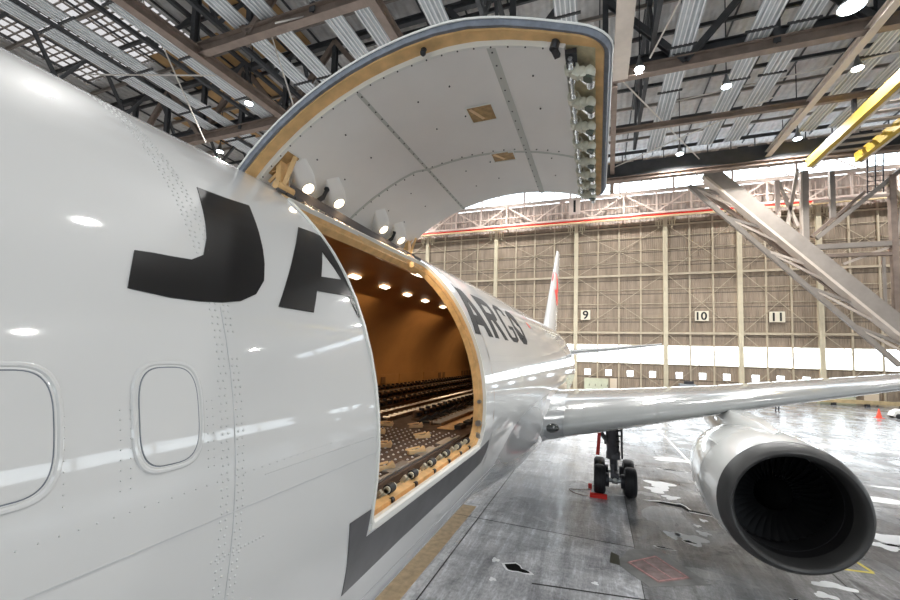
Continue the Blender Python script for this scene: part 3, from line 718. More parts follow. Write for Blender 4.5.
# tail
def fin_ring(yle, ch, z, t):
    return [Vector((p.z, p.y, z)) for p in foil(0, yle, ch, 0, t, camber=0)]
FIN = MB().loft([fin_ring(31.5, 10.6, 6.9, .085), fin_ring(33.2, 9.5, 8.4, .085), fin_ring(41.6, 3.4, 16.35, .08)]).build('tail_fin', M_WHITE, plane, smooth=True, angle=50)
m = MB()
def fy(u, v):       # red emblem disc on the left face of the fin
    z = 11.9 + v; yle = 33.2 + (z - 8.4) * 8.4 / 7.95; ch = 9.5 - (z - 8.4) * 6.1 / 7.95; t = .085
    q = max(0., min(1., (37.6 + .0 + u - yle + 1.2) / ch)); w = 5 * t * (.2969 * sqrt(q) - .126 * q - .3516 * q * q + .2843 * q ** 3 - .1036 * q ** 4) * ch
    return Vector((w + .01, 37.6 + u + 1.2, z))
k = 28; m.add([fy(0, 0)] + [fy(1.6 * cos(2 * pi * i / k), 1.6 * sin(2 * pi * i / k)) for i in range(k)], [(0, 1 + i, 1 + (i + 1) % k) for i in range(k)]); m.build('red_emblem', M_RED, FIN, smooth=True)
MB().loft([foil(x, y, c, z, .09, camber=0) for x, y, c, z in ((.6, 34.6, 6.0, 5.75), (9.3, 39.6, 2.4, 6.85))]).build('stabilizer', M_WING, plane, smooth=True, angle=50)
MB().loft([foil(-x, y, c, z, .09, camber=0) for x, y, c, z in ((.6, 34.6, 6.0, 5.75), (9.3, 39.6, 2.4, 6.85))]).build('stabilizer', M_WING, plane, smooth=True, angle=50)

# ------------------------------------------------------------------ engine
EX, EZ = 7.89, 2.23
EC = (EX, 0, EZ)
COWL = MB().lathe(EC, [(11.02, 1.375), (11.02, 1.385), (11.4, 1.43), (11.9, 1.46), (12.6, 1.46), (13.3, 1.42), (14.0, 1.34), (14.7, 1.22), (15.0, 1.15), (14.98, 1.10), (13.0, 1.15), (11.6, 1.15), (11.1, 1.2)], n=96, closed=True).build('engine_cowl', M_COWL, plane, smooth=True, angle=40)
lip = [(11.03, 1.385), (10.92, 1.362), (10.80, 1.328), (10.70, 1.285), (10.64, 1.24), (10.62, 1.205), (10.64, 1.165), (10.70, 1.13), (10.80, 1.10), (10.95, 1.085), (11.05, 1.085), (11.05, 1.2)]
MB().lathe(EC, lip, n=96, closed=True).build('inlet_lip', M_LIP, COWL, smooth=True, angle=50)
MB().lathe(EC, [(11.03, 1.083), (11.3, 1.09), (11.6, 1.11), (12.1, 1.13), (12.1, 1.16), (11.04, 1.16)], n=72, closed=True).build('inlet_duct', M_DUCT, COWL, smooth=True, angle=50)
MB().lathe(EC, [(11.33, 1.084), (11.33, 1.078), (11.36, 1.078), (11.36, 1.09)], n=72, closed=True).build('duct_band', M_DARK, COWL, smooth=True, angle=40)
MB().lathe(EC, [(12.25, 1.13), (12.3, 1.13)], n=48).build('fan_backing', M_RUB, COWL)
MB().lathe(EC, [(11.35, .02), (11.40, .10), (11.52, .20), (11.7, .30), (11.9, .38), (12.1, .40)], n=40).build('spinner', M_FANK, COWL, smooth=True, angle=50)
blade = None
for k in range(38):
    if blade is None:
        b = MB(); rings = []
        for j in range(9):
            f = j / 8; r = .40 + .70 * f; tw = R_(25 + 38 * f); ch = .20 + .06 * f; lean = .04 * sin(pi * f)
            ring_ = []
            for u, th in ((-.5, 0), (-.2, .010), (.2, .010), (.5, 0), (.2, -.010), (-.2, -.010)):
                a, t = u * ch, th
                ring_.append(Vector((a * sin(tw) + t * cos(tw) + lean, 11.95 + a * cos(tw) - t * sin(tw), r)))
            rings.append(ring_)
        b.loft(rings); b.v = [v + Vector((EX, 0, EZ)) for v in b.v]
        blade = b.build('fan_blade', M_FAN, COWL, smooth=True, angle=40)
        # spin about the engine axis needs the origin on it
        sh = Vector((EX, 0, EZ)) - origin(plane)
        for v in blade.data.vertices: v.co -= sh
        blade.location = sh
    else:
        c = blade.copy(); COL.objects.link(c); c.parent = COWL; c.rotation_euler = (0, 2 * pi * k / 38, 0)
MB().lathe(EC, [(14.2, .86), (15.2, .84), (16.2, .66), (16.5, .6), (16.5, .5), (14.2, .5)], n=48, closed=True).build('core_nozzle', M_STEEL, COWL, smooth=True, angle=40)
MB().lathe(EC, [(15.5, .5), (16.4, .4), (17.3, .06)], n=32).build('exhaust_plug', M_STEEL, COWL, smooth=True, angle=50)
# chine strake on the inboard side
a = R_(137); r = 1.44; n = Vector((cos(a), 0, sin(a)))
m = MB(); tng = Vector((-sin(a), 0, cos(a)))
q = [(12.0, .0), (12.75, .30), (13.1, .30), (13.25, 0)]
m.loft([[Vector((EX, y, EZ)) + n * (r - .04 + h) + tng * s for y, h in q] for s in (-.012, .012)]); m.build('nacelle_strake', M_COWL, COWL)
m = MB()
m.lathe(EC, [(12.28, 1.4615), (12.28, 1.4645), (12.295, 1.4645), (12.295, 1.4615)], n=96, closed=True); m.build('cowl_seam', M_SEAM, COWL, smooth=True, angle=40)
# pylon
rings = []
for y, z0, z1, w in ((11.6, 3.55, 3.70, .10), (12.4, 3.5, 3.82, .40), (13.2, 3.4, 3.86, .56), (14.2, 3.2, 3.88, .64), (15.2, 3.0, 3.9, .64), (17., 3.2, 3.9, .52), (19., 3.6, 3.95, .2)):
    rings.append([Vector((EX + sx * w / 2 * k, y, z)) for sx, z, k in ((-1, z0, 1.15), (1, z0, 1.15), (1, z0 + (z1 - z0) * .75, 1), (.6, z1, 1), (-.6, z1, 1), (-1, z0 + (z1 - z0) * .75, 1))])
MB().loft(rings).build('engine_pylon', M_COWL, plane, smooth=True, angle=35)

# ------------------------------------------------------------------ main landing gear (left)
GX, GY = 4.60, 18.15
g = MB(); g.cyl((GX, GY, .5), (GX - .05, GY - .25, 1.6), .15, 16); g.cyl((GX - .05, GY - .25, 1.4), (GX - .15, GY - .75, 3.3), .24, 16)
g.cyl((GX - .055, GY - .27, 1.3), (GX - .05, GY - .25, 1.6), .27, 16)
GEAR = g.build('landing_gear_leg', M_GEAR, plane, smooth=True, angle=40)
MB().bar((GX, GY - .72, .56), (GX, GY + .72, .56), .22, .24).build('truck_beam', M_GEAR, GEAR)
for yy in (GY - .68, GY + .68):
    MB().cyl((GX - .62, yy, .56), (GX + .62, yy, .56), .085, 14).build('axle', M_STEEL, GEAR, smooth=True, angle=40)
    m = MB(); m.cyl((GX - .36, yy, .56), (GX - .22, yy, .56), .27, 16); m.cyl((GX + .22, yy, .56), (GX + .36, yy, .56), .27, 16); m.build('brake', M_DARK, GEAR, smooth=True, angle=40)
    for sx in (-1, 1):
        cx = GX + sx * .565; w = .22
        MB().lathe((cx, yy, .56), [(-w, .30), (-w, .44), (-w * .86, .52), (-w * .5, .555), (-.012 - .06, .56), (-.07, .55), (-.055, .55), (-.05, .56), (.05, .56), (.055, .55), (.07, .55), (.072, .56), (w * .5, .555), (w * .86, .52), (w, .44), (w, .30), (w * .6, .27), (-w * .6, .27)], 'x', 40, closed=True).build('tire', M_RUB, GEAR, smooth=True, angle=35)
        MB().lathe((cx, yy, .56), [(-.14, .05), (-.16, .12), (-.10, .2), (-.15, .28), (.15, .28), (.10, .2), (.16, .12), (.14, .05)], 'x', 24).build('wheel_hub', M_STEEL, GEAR, smooth=True, angle=35)
MB().box((GX, GY - .45, .66), (.30, .5, .34)).build('gear_mount', M_GEAR, GEAR)
MB().sphere((GX, GY - .80, .60), .09, 12).build('truck_nose_cap', M_STRIP, GEAR, smooth=True)
m = MB(); m.bar((GX - .08, GY - .62, .75), (GX - .10, GY - .62, 1.15), .12, .06); m.bar((GX - .10, GY - .62, 1.15), (GX - .06, GY - .36, 1.55), .12, .06); m.build('torsion_link', M_GEAR, GEAR)
MB().bar((GX - .08, GY - .4, 1.75), (GX - .95, GY - .9, 2.95), .16, .14).build('side_brace', M_GEAR, GEAR)
m = MB(); m.bar((GX - .35, GY - .45, 1.95), (GX - .22, GY - .7, 3.0), .06, .06); m.cyl((GX - .33, GY - .46, 1.9), (GX - .33, GY - .46, 2.05), .07, 10); m.build('lock_link', M_GEAR, GEAR)
MB().bar((GX + .28, GY - .35, 1.35), (GX + .22, GY - .8, 3.2), .07, .05).build('gear_hose_rail', M_GEAR, GEAR)
m = MB(); m.loft([[Vector((GX + .25 + s, y, z)) for y, z in ((GY - .55, 1.5), (GY + .25, 1.5), (GY + .3, 3.1), (GY - .85, 3.1))] for s in (0, .03)]); m.build('gear_door', M_GEAR, GEAR)
for k in range(6):
    a = Vector((GX - .16 + .02 * k, GY - .45 - .06 * k, 1.6 + .22 * k)); m = MB(); m.cyl(a, a + Vector((.3, -.04, .04)), .035, 8); m.build('hose_clamp', M_DARK, GEAR)
for sx in (-.28, .28):
    MB().box((GX + sx, GY - .75, .52), (.14, .18, .26)).build('brake_line_block', M_DARK, GEAR)
# right-hand gear, only its wheels and leg, so that the airplane stands
g = MB(); g.cyl((-GX, GY, .62), (-GX + .15, GY - .75, 3.3), .16, 12); RG = g.build('landing_gear_leg', M_GEAR, plane, smooth=True, angle=40)
for yy in (GY - .68, GY + .68):
    for sx in (-1, 1): MB().lathe((-GX + sx * .565, yy, .56), [(-.22, .2), (-.22, .44), (-.15, .54), (.15, .54), (.22, .44), (.22, .2)], 'x', 28).build('tire', M_RUB, RG, smooth=True, angle=35)
g = MB(); g.cyl((0, -2.2, .5), (0, -2.2, 2.3), .10, 12); NG = g.build('nose_gear_leg', M_GEAR, plane, smooth=True, angle=40)
for sx in (-1, 1): MB().lathe((sx * .28, -2.2, .45), [(-.14, .15), (-.14, .36), (-.09, .45), (.09, .45), (.14, .36), (.14, .15)], 'x', 24).build('tire', M_RUB, NG, smooth=True, angle=35)

# ------------------------------------------------------------------ things around the gear
ch = thing('wheel_chock', (4.0, 16.75, 0), 'red wheel chock on the floor before the inboard front tire', 'chock')
m = MB(); m.loft([[Vector((x, 16.86 + y, z)) for y, z in ((-.10, 0), (.10, 0), (.10, .10), (.04, .16), (-.04, .16), (-.10, .10))] for x in (3.68, 4.30)]); m.build('chock_bar', M_RED, ch)
m = MB(); m.bar((3.70, 16.95, .07), (3.70, 17.55, .07), .05, .06); m.build('chock_link', M_RED, ch)
m = MB(); m.loft([[Vector((x, 18.0 + y, z)) for y, z in ((-.12, 0), (.10, 0), (.06, .17), (-.06, .17))] for x in (3.60, 3.74)]); m.build('chock_bar', M_RED, ch)
m = MB(); pr = None
for i in range(15):
    t = i / 14; p = Vector((3.62 - .75 * sin(pi * t) , 16.86 + .9 * t - .1 * sin(3 * pi * t), .012))
    if pr is not None: m.cyl(pr, p, .010, 6)
    pr = p
m.build('chock_rope', mat('rope_brown', (.28, .18, .12), .7), ch)
m = MB(); pr = None
for i in range(9):
    t = i / 8; p = Vector((3.98 + .03 * sin(4 * t), 17.3, 3.02 - 1.5 * t))
    if pr is not None: m.bar(pr, p, .13, .012, (0, 1, 0))
    pr = p
m.build('warning_streamer', M_RED, None, label='red warning ribbon hanging beside the landing gear leg', cat='streamer')

# ------------------------------------------------------------------ hangar shell
YB = 73.5; XL, XR, YF = -62., 66., -48.; ZT = 40.
FLOOR = MB().box(((XL + XR) / 2, (YB + YF) / 2, -.25), (XR - XL, YB - YF, .5)).build('floor', M_CONC, kind='structure')
MB().box((0, YB + 60.1, -.3), (320, 120, .4)).build('ground_outside_back', M_APRON, kind='structure')
MB().box((0, YF - 60.1, -.3), (320, 120, .4)).build('ground_outside_front', M_APRON, kind='structure')
MB().box((XR + 48.1, 12.75, -.3), (95, YB - YF, .4)).build('ground_outside_side', M_APRON, kind='structure')
cb = MB(); SX0, SX1, SY0, SY1 = -60., -39., 11., 31.
for xa, xb, ya, yb in ((SX1, XR + .5, YF - .5, YB + .5), (XL - .5, SX0, YF - .5, YB + .5), (SX0, SX1, YF - .5, SY0), (SX0, SX1, SY1, YB + .5)): cb.box(((xa + xb) / 2, (ya + yb) / 2, ZT + .2), (xb - xa, yb - ya, .4))
CEIL = cb.build('ceiling', M_ROOF, kind='structure')
MB().box(((SX0 + SX1) / 2, (SY0 + SY1) / 2, ZT + .1), (SX1 - SX0, SY1 - SY0, .05)).build('skylight', M_SKYL, CEIL)
m = MB()
for k in range(14): m.bar((SX0 + 1.5 * k + .7, SY0, ZT + .02), (SX0 + 1.5 * k + .7, SY1, ZT + .02), .22, .12)
for k in range(24): m.bar((SX0, SY0 + .85 * k, ZT), (SX1, SY0 + .85 * k, ZT), .16, .1)
m.build('skylight_bars', M_STRUT, CEIL)
for k, (x, y, w, l) in enumerate(((-41, 36, 11, 12), (-30, 30, 7, 9), (-52, 44, 9, 8), (40, 30, 10, 8))):
    MB().box((x, y, ZT - .08), (w, l, .12)).build('roof_panel', M_ROOFT, CEIL)
M_SIDE = corrugated('side_cladding', (.42, .38, .33), 1, .45, .65, .15, .05)
# side walls; the right one carries a long window band
MB().box((XL - .15, 12.75, ZT / 2), (.3, YB - YF, ZT)).build('wall_left', M_SIDE, kind='structure')
wr = MB(); wr.box((XR + .15, 12.75, 2.6), (.3, YB - YF, 5.2)); wr.box((XR + .15, 12.75, (8.6 + ZT) / 2), (.3, YB - YF, ZT - 8.6))
for i in range(13): wr.box((XR + .15, YF + .4 + i * 10.06, 6.9), (.3, .6, 3.4))
WR = wr.build('wall_right', M_SIDE, kind='structure')
MB().box((XR + .15, 12.75, 6.9), (.03, YB - YF - 1, 3.38)).build('window_12', M_PANE, kind='structure')
wf = MB(); wf.box((2, YF - .15, 2.6), (XR - XL, .3, 5.2)); wf.box((2, YF - .15, (8.6 + 33.6) / 2), (XR - XL, .3, 25.)); wf.box((2, YF - .15, 39.6), (XR - XL, .3, .8))
for i in range(14): wf.box((XL + .4 + i * 9.78, YF - .15, 6.9), (.6, .3, 3.4)); wf.box((XL + .4 + i * 9.78, YF - .15, 36.4), (.6, .3, 5.6))
wf.build('wall_front', M_SIDE, kind='structure')
MB().box((2, YF - .15, 6.9), (XR - XL - 1, .03, 3.38)).build('window_13', M_PANE, kind='structure')
MB().box((2, YF - .15, 36.4), (XR - XL - 1, .03, 5.58)).build('window_14', M_PANE, kind='structure')
# ---- the big sliding doors of the back wall
posts = [-42., -28.4, -14.2, .35, 14.4, 24.7, 34.6, 45., 57.]
ZD = 29.0
def hangar_door(n, x0, x1):
    g = .28; a, b = x0 + g, x1 - g; w = b - a; nm = 4 if w > 11 else 3
    cl = MB(); y = YB + .1
    def wall(xa, xb, za, zb): cl.box(((xa + xb) / 2, y, (za + zb) / 2), (xb - xa, .16, zb - za))
    wall(a, b, 0, 2.7); wall(a, b, 3.7, 4.9); wall(a, b, 8.0, ZD)
    cell = w / nm; xp = a
    for k in range(nm):
        c = a + cell * (k + .52); wall(xp, c - .48, 2.7, 3.7); xp = c + .48
    wall(xp, b, 2.7, 3.7)
    D = cl.build('door_%d' % n, M_CLAD, kind='structure')
    fr = MB()
    for k in range(1, nm): fr.bar((a + cell * k, YB - .12, .1), (a + cell * k, YB - .12, ZD), .22, .2, (0, 1, 0))
    for z in (28.0, 19.75, 10.0): fr.bar((a, YB - .2, z), (b, YB - .2, z), .2, .34 if z < 25 else .22)
    for z in (26.2, 24.0, 21.9, 17.3, 14.9, 12.5): fr.bar((a, YB - .05, z), (b, YB - .05, z), .08, .09)
    fr.bar((a, YB - .12, 4.9), (b, YB - .12, 4.9), .12, .14); fr.bar((a, YB - .12, 8.0), (b, YB - .12, 8.0), .12, .14); fr.bar((a, YB - .2, .15), (b, YB - .2, .15), .3, .3)
    fr.build('door_girts', M_GIRT, D)
    br = MB()
    for z0, z1 in ((19.9, 27.9), (10.1, 19.6), (1.0, 9.9)):
        for s in (0, 1): br.bar((a if s else b, YB - .30, z0), (b if s else a, YB - .30, z1), .07, .07)
    br.build('cross_bracing', M_GIRT, D)
    for xx, s in ((x0 + .16, 1), (x1 - .16, -1)):
        MB().bar((xx, YB - .28, 0), (xx, YB - .28, ZD + .3), .30, .5, (0, 1, 0)).build('door_post', M_POST, D)
        m = MB(); c = xx + s * .85
        for dx in (-.35, .35): m.bar((c + dx, YB - .45, 27.9), (c + dx, YB - .45, 29.2), .16, .16)
        m.bar((c - .5, YB - .45, 28.7), (c + .5, YB - .45, 28.7), .16, .16); m.bar((c, YB - .45, 27.5), (c, YB - .45, 28.7), .22, .22); m.build('top_guide', M_POST, D)
    MB().box(((a + b) / 2, YB + .1, 6.45), (w, .02, 3.1)).build('window_band', M_PANE, D)
    for k in range(nm):
        c = a + cell * (k + .52); MB().box((c, YB + .1, 3.2), (.95, .02, 1.0)).build('small_window', M_PANE, D)
    return D
for n, (a, b) in enumerate(zip(posts, posts[1:])): hangar_door(n + 1, a, b)
# wall above and beside the doors, with the clerestory opening
wb = MB(); wb.box(((XL + posts[0]) / 2, YB + .15, ZT / 2), (posts[0] - XL, .3, ZT)); wb.box(((posts[-1] + XR) / 2, YB + .15, ZT / 2), (XR - posts[-1], .3, ZT))
wb.box(((posts[0] + posts[-1]) / 2, YB + .15, (ZD + 33.6) / 2), (posts[-1] - posts[0], .3, 33.6 - ZD)); wb.box(((posts[0] + posts[-1]) / 2, YB + .15, 39.6), (posts[-1] - posts[0], .3, .8))
M_CLADU = corrugated('upper_cladding', (.55, .46, .40), 0, .6, .65, .14, .08)
WB = wb.build('wall_back', M_CLADU, kind='structure')
MB().box(((posts[0] + posts[-1]) / 2, YB + .15, 36.4), (posts[-1] - posts[0], .03, 5.6)).build('window_11', M_PANE, kind='structure')
m = MB()
for k in range(12):
    xa = posts[0] + k * 8.25; m.bar((xa, YB - .1, 33.6), (xa, YB - .1, 39.2), .3, .3); m.bar((xa, YB - .1, 33.7), (xa + 8.25, YB - .1, 39.2), .14, .14); m.bar((xa + 8.25, YB - .1, 33.7), (xa, YB - .1, 39.2), .14, .14)
m.build('clerestory_bracing', M_PINK, WB)
# trussed walkway over the doors with red and cream lines and its number plate
tw = thing('walkway_truss', (1.5, YB - 1.6, 29.4), 'pink-beige trussed walkway running above the hangar doors', 'walkway')
YW = YB - 1.6; xa, xb = posts[0], posts[-1]
for z, h, yo in ((29.75, .35, 0), (33.4, .5, 0), (31.2, .16, .3)): MB().bar((xa, YW + yo, z), (xb, YW + yo, z), .4, h).build('chord', M_PINK, tw)
MB().bar((xa, YW - .1, 29.35), (xb, YW - .1, 29.35), .2, .22).build('red_rail', M_RED, tw)
MB().bar((xa, YW - .15, 29.05), (xb, YW - .15, 29.05), .3, .28).build('cream_rail', mat('rail_cream', (.78, .62, .36), .5), tw)
k = 0; x = xa
while x < xb - 1:
    MB().bar((x, YW, 29.8), (x, YW, 33.3), .24, .24, (0, 1, 0)).build('truss_post', M_PINK, tw)
    MB().bar((x, YW, 29.9 if k % 2 else 33.2), (x + 5.0, YW, 33.2 if k % 2 else 29.9), .22, .22).build('truss_diagonal', M_PINK, tw)
    m = MB()
    for j in range(1, 4): m.bar((x + j * 1.25, YW + .9, 30.1), (x + j * 1.25, YW + .9, 32.7), .1, .1, (0, 1, 0))
    m.build('walkway_balusters', M_PINK, tw)
    x += 5.0; k += 1
def text_mesh(s, size, ext=.01, bold=.0):
    cu = bpy.data.curves.new('t', 'FONT'); cu.body = s; cu.size = size; cu.align_x = 'CENTER'; cu.align_y = 'CENTER'; cu.extrude = ext; cu.offset = bold; cu.resolution_u = 4
    o = bpy.data.objects.new('t', cu); COL.objects.link(o); bpy.context.view_layer.update()
    me = o.to_mesh(); vs = [v.co.copy() for v in me.vertices]; fs = [tuple(p.vertices) for p in me.polygons]; o.to_mesh_clear()
    bpy.data.objects.remove(o); bpy.data.curves.remove(cu); return vs, fs
def sign(txt, x, y, z, w, h, size, label, m1=M_SIGN, m2=M_INK):
    t = thing('number_sign', (x, y, z - h / 2), label, 'sign')
    MB().box((x, y, z), (w, .06, h)).build('sign_board', m1, t)
    vs, fs = text_mesh(txt, size, .01, .04); cx = (min(v.x for v in vs) + max(v.x for v in vs)) / 2; cy = (min(v.y for v in vs) + max(v.y for v in vs)) / 2
    MB().add([Vector((x + v.x - cx, y - .045 - v.z, z + v.y - cy)) for v in vs], fs).build('numeral', m2, t, label='black numeral ' + txt)
sign('9', 2.0, YB - .42, 13.05, 1.55, 1.7, 2.0, 'cream sign with black number 9 at left edge of a hangar door')
sign('10', 19.5, YB - .42, 12.75, 1.9, 1.6, 1.75, 'cream sign with black number 10 on the middle hangar door')
sign('11', 29.3, YB - .42, 12.55, 1.95, 1.6, 1.75, 'cream sign with black number 11 on the right hangar door')
sign('1', .1, YW - .42, 32.0, 1.9, 3.0, 3.0, 'large pink-beige plate with number 1 on the walkway truss', M_PINK)

# ------------------------------------------------------------------ roof steel
ords = ['nearest the camera', 'second nearest', 'behind the open cargo door', 'nearest the hangar doors']
def truss_x(y, x0, x1, z0, z1, label, step, mlow, extra=True):
    t = thing('roof_truss', ((x0 + x1) / 2, y, z0), label, 'truss', 'steel trusses spanning the hangar roof')
    MB().ibeam((x0, y, z0), (x1, y, z0), .7, 1.0).build('lower_chord', mlow, t)
    MB().ibeam((x0, y, z1), (x1, y, z1), .5, .7).build('upper_chord', M_BEAMD, t)
    if extra: MB().ibeam((x0, y + .9, z0 + 1.5), (x1, y + .9, z0 + 1.5), .6, .9).build('tie_beam', M_BEAMD, t)
    x = x0; k = 0
    while x < x1 - .5:
        MB().ibeam((x, y, z0), (x, y, z1), .5, .5, .08, (0, 1, 0)).build('web_post', M_BEAMD, t)
        MB().ibeam((x, y, z0 if k % 2 else z1), (x + step, y, z1 if k % 2 else z0), .5, .55, .08, (0, 1, 0)).build('web_diagonal', M_BEAMD if x > -15 else M_BEAMB, t)
        x += step; k += 1
truss_x(-9, XL, XR, 31.4, 39, 'roof truss standing over the airplane nose', 8, M_BEAMB, False)
truss_x(8, XL, XR, 31.4, 39, 'roof truss over the cargo door, above the frame', 8, M_BEAMB, False)
truss_x(23.6, -29.8, -11.5, 31.4, 39, 'brown-chorded roof truss at upper left, ending at the cream runway', 6.5, M_BEAMB, False)
truss_x(38, -11.5 + 16, XR, 31.4, 39, 'brown-chorded roof truss crossing the upper right behind the cargo door', 6.5, M_BEAMB)
truss_x(34.3, XL, -2, 31.4, 39, 'dark roof truss farther back at upper left with a pale lower edge', 6.5, M_BEAMB)
def beam(name, p, q, w, h, m, label, cat='beam', group=None, t=.1):
    MB().ibeam(p, q, w, h, t).build(name, m, None, label=label, cat=cat, group=group)
beam('roof_beam', (5.0, 47, 31), (XR, 47.4, 31), .4, .6, M_BEAMB, 'thin brown roof beam crossing behind the upper right truss')
fb = thing('dark_walkway', (30, 57.5, 30), 'long dark roof walkway above the bright clerestory', 'walkway')
MB().box((32, 57.5, 31.0), (60, .4, 2.2)).build('fascia', M_BEAMD, fb); MB().ibeam((2, 57.2, 29.7), (62, 57.2, 29.7), .8, .6).build('lower_flange', M_BEAMB, fb)
m = MB(); m.bar((2, 57.3, 33.2), (62, 57.3, 33.2), .12, .12)
for k in range(25): m.bar((2 + 2.5 * k, 57.3, 32), (2 + 2.5 * k, 57.3, 33.2), .1, .1)
m.build('guard_rail', M_BEAMD, fb)
for k in range(30):
    MB().box((3 + 2. * k, 58.4, 32.4), (1.1, .5, .5)).build('walkway_box', M_STRUT if k % 3 else M_DARK, fb)
beam('runway_beam', (5.75, 23, 31), (5.75, 37.4, 31), 1.25, 1.0, M_BEAMC, 'wide cream beam coming down beside the cargo door corner', t=.14)
beam('runway_beam', (5.3, 38.4, 30.9), (5.9, 64, 30.9), .55, .6, M_BEAMB, 'slim brown beam continuing behind the cargo door latch edge')
beam('runway_beam', (23.3, 26, 30.9), (23.3, 57.3, 30.9), .6, .7, M_BEAMC, 'slim cream beam running toward the hangar doors at right')
beam('runway_beam', (-29.9, 5, 31), (-28.4, 34, 31), .8, .9, M_BEAMB, 'brown beam running back across the upper left')
beam('runway_beam', (-11.5, 5, 31), (-11.5, 40, 31), .7, .9, M_BEAMB, 'brown beam at the end of the upper left truss')
beam('runway_beam', (32.6, 20, 33.9), (32.6, 56, 33.9), .5, .6, M_BEAMB, 'brown beam over the yellow crane')
for k, x in enumerate((-50, -35, -27, -5, 8.4, 36, 48)):
    t = thing('cross_truss', (x, 20, 33), 'dark lattice frame between roof trusses, number %d of seven counting from the left wall' % (k + 1), 'truss', 'dark lattice frames between the trusses')
    MB().bar((x, -9, 38.8), (x, 56, 38.8), .4, .4).build('upper_chord', M_BEAMD, t); MB().bar((x, -9, 33.2), (x, 56, 33.2), .35, .35).build('lower_chord', M_BEAMD, t)
    for j in range(10):
        y = -9 + 6.5 * j; MB().bar((x, y, 33.2), (x, y + 3.25, 38.8), .3, .3).build('web_diagonal', M_BEAMD, t); MB().bar((x, y + 3.25, 38.8), (x, y + 6.5, 33.2), .3, .3).build('web_diagonal', M_BEAMD, t)
for k in range(20):
    y = -10 + 4.2 * k
    MB().ibeam((XL, y, 39.5), (XR, y, 39.5), .22, .4, .05).build('roof_purlin', M_BEAMD if k % 2 else M_STRUT, None, label='roof purlin under the deck, number %d from the airplane nose' % (k + 1), cat='purlin', group='purlins under the roof deck')
for k in range(30):
    x = XL + 3 + 4.2 * k
    MB().bar((x, -12, 39.75), (x, 72, 39.75), .14, .2).build('roof_batten', M_BEAMD, None, label='dark roof batten under the deck, number %d from the left wall' % (k + 1), cat='batten', group='battens under the roof deck')
# strips of ribbed grey panels hung in pairs
strips = [-40.6, -37.8, -32.0, -24.0, -21.2, -16.2, -13.4, -8.2, 1.5, 10.6, 16.2, 19.0, 26.2, 29.0, 41.]
for k, x in enumerate(strips):
    t = thing('ribbed_panel_strip', (x, 30, 32.6), 'grey ribbed panel strip under the roof, %s counting from the left' % ['first', 'second', 'third', 'fourth', 'fifth', 'sixth', 'seventh', 'eighth', 'ninth', 'tenth', 'eleventh', 'twelfth', 'thirteenth', 'fourteenth', 'fifteenth'][k], 'panel strip', 'ribbed panel strips under the roof')
    z = 32.2
    for j in range(8):
        y0 = 6 + 6.2 * j; m = MB(); m.box((x, y0 + 3, z), (1.7, 5.9, .06))
        m.build('panel', M_PANEL, t); m = MB()
        for r in range(5): m.box((x - .72 + .36 * r, y0 + 3, z - .05), (.09, 5.9, .06))
        m.build('panel_ribs', M_RIB, t); MB().bar((x - 1.1, y0, z + .02), (x + 1.1, y0, z + .02), .16, .16).build('panel_hanger', M_BEAMD, t)
# sag rods
M_ROD = mat('rod_white', (.7, .66, .6), .4)
TR = [o for o in bpy.data.objects if o.name.startswith('roof_truss')]
rods = [((-33, 19, 38), (-36, 30, 27.5)), ((-22, 20, 38.5), (-24, 30.5, 28)), ((8, 36, 31), (14, 22, 36)), ((20, 46, 31.5), (6, 57, 31.5)), ((6, 39, 31.5), (16, 57, 31.2)), ((30, 41, 31), (12, 48, 34)), ((25, 30, 36), (34, 50, 30.5)), ((-20, 23, 31), (-9, 26, 33)), ((-42, 22, 31), (-30, 26, 31))]
for k, (a, b) in enumerate(rods):
    MB().cyl(a, b, .07, 6).build('tie_rod', M_ROD, min(TR, key=lambda o: abs(o.location.y - (a[1] + b[1]) / 2) + abs(o.location.x - a[0]) * .3))
# yellow overhead crane
cr = thing('overhead_crane', (31.3, 45, 29), 'yellow overhead crane with slatted walkway at upper right', 'crane')
for x in (26.7, 31.0):
    MB().bar((x, 22, 28.55), (x, 55.8, 28.55), .68, 1.0).build('crane_girder', M_YEL, cr); MB().bar((x + .24, 22, 27.99), (x + .24, 55.8, 27.99), .22, .10).build('girder_flange', M_BEAMC, cr)
    MB().bar((x, 38, 29), (x, 38, 30.6), .3, .3, (0, 1, 0)).build('crane_hanger', M_DARK, cr); MB().bar((x, 47.2, 29), (x, 47.2, 30.8), .3, .3, (0, 1, 0)).build('crane_hanger', M_DARK, cr)
for k in range(22): MB().bar((27.1, 22.6 + 1.5 * k, 28.85), (30.6, 22.6 + 1.5 * k, 28.85), .45, .10).build('walkway_slat', M_STRUT, cr)
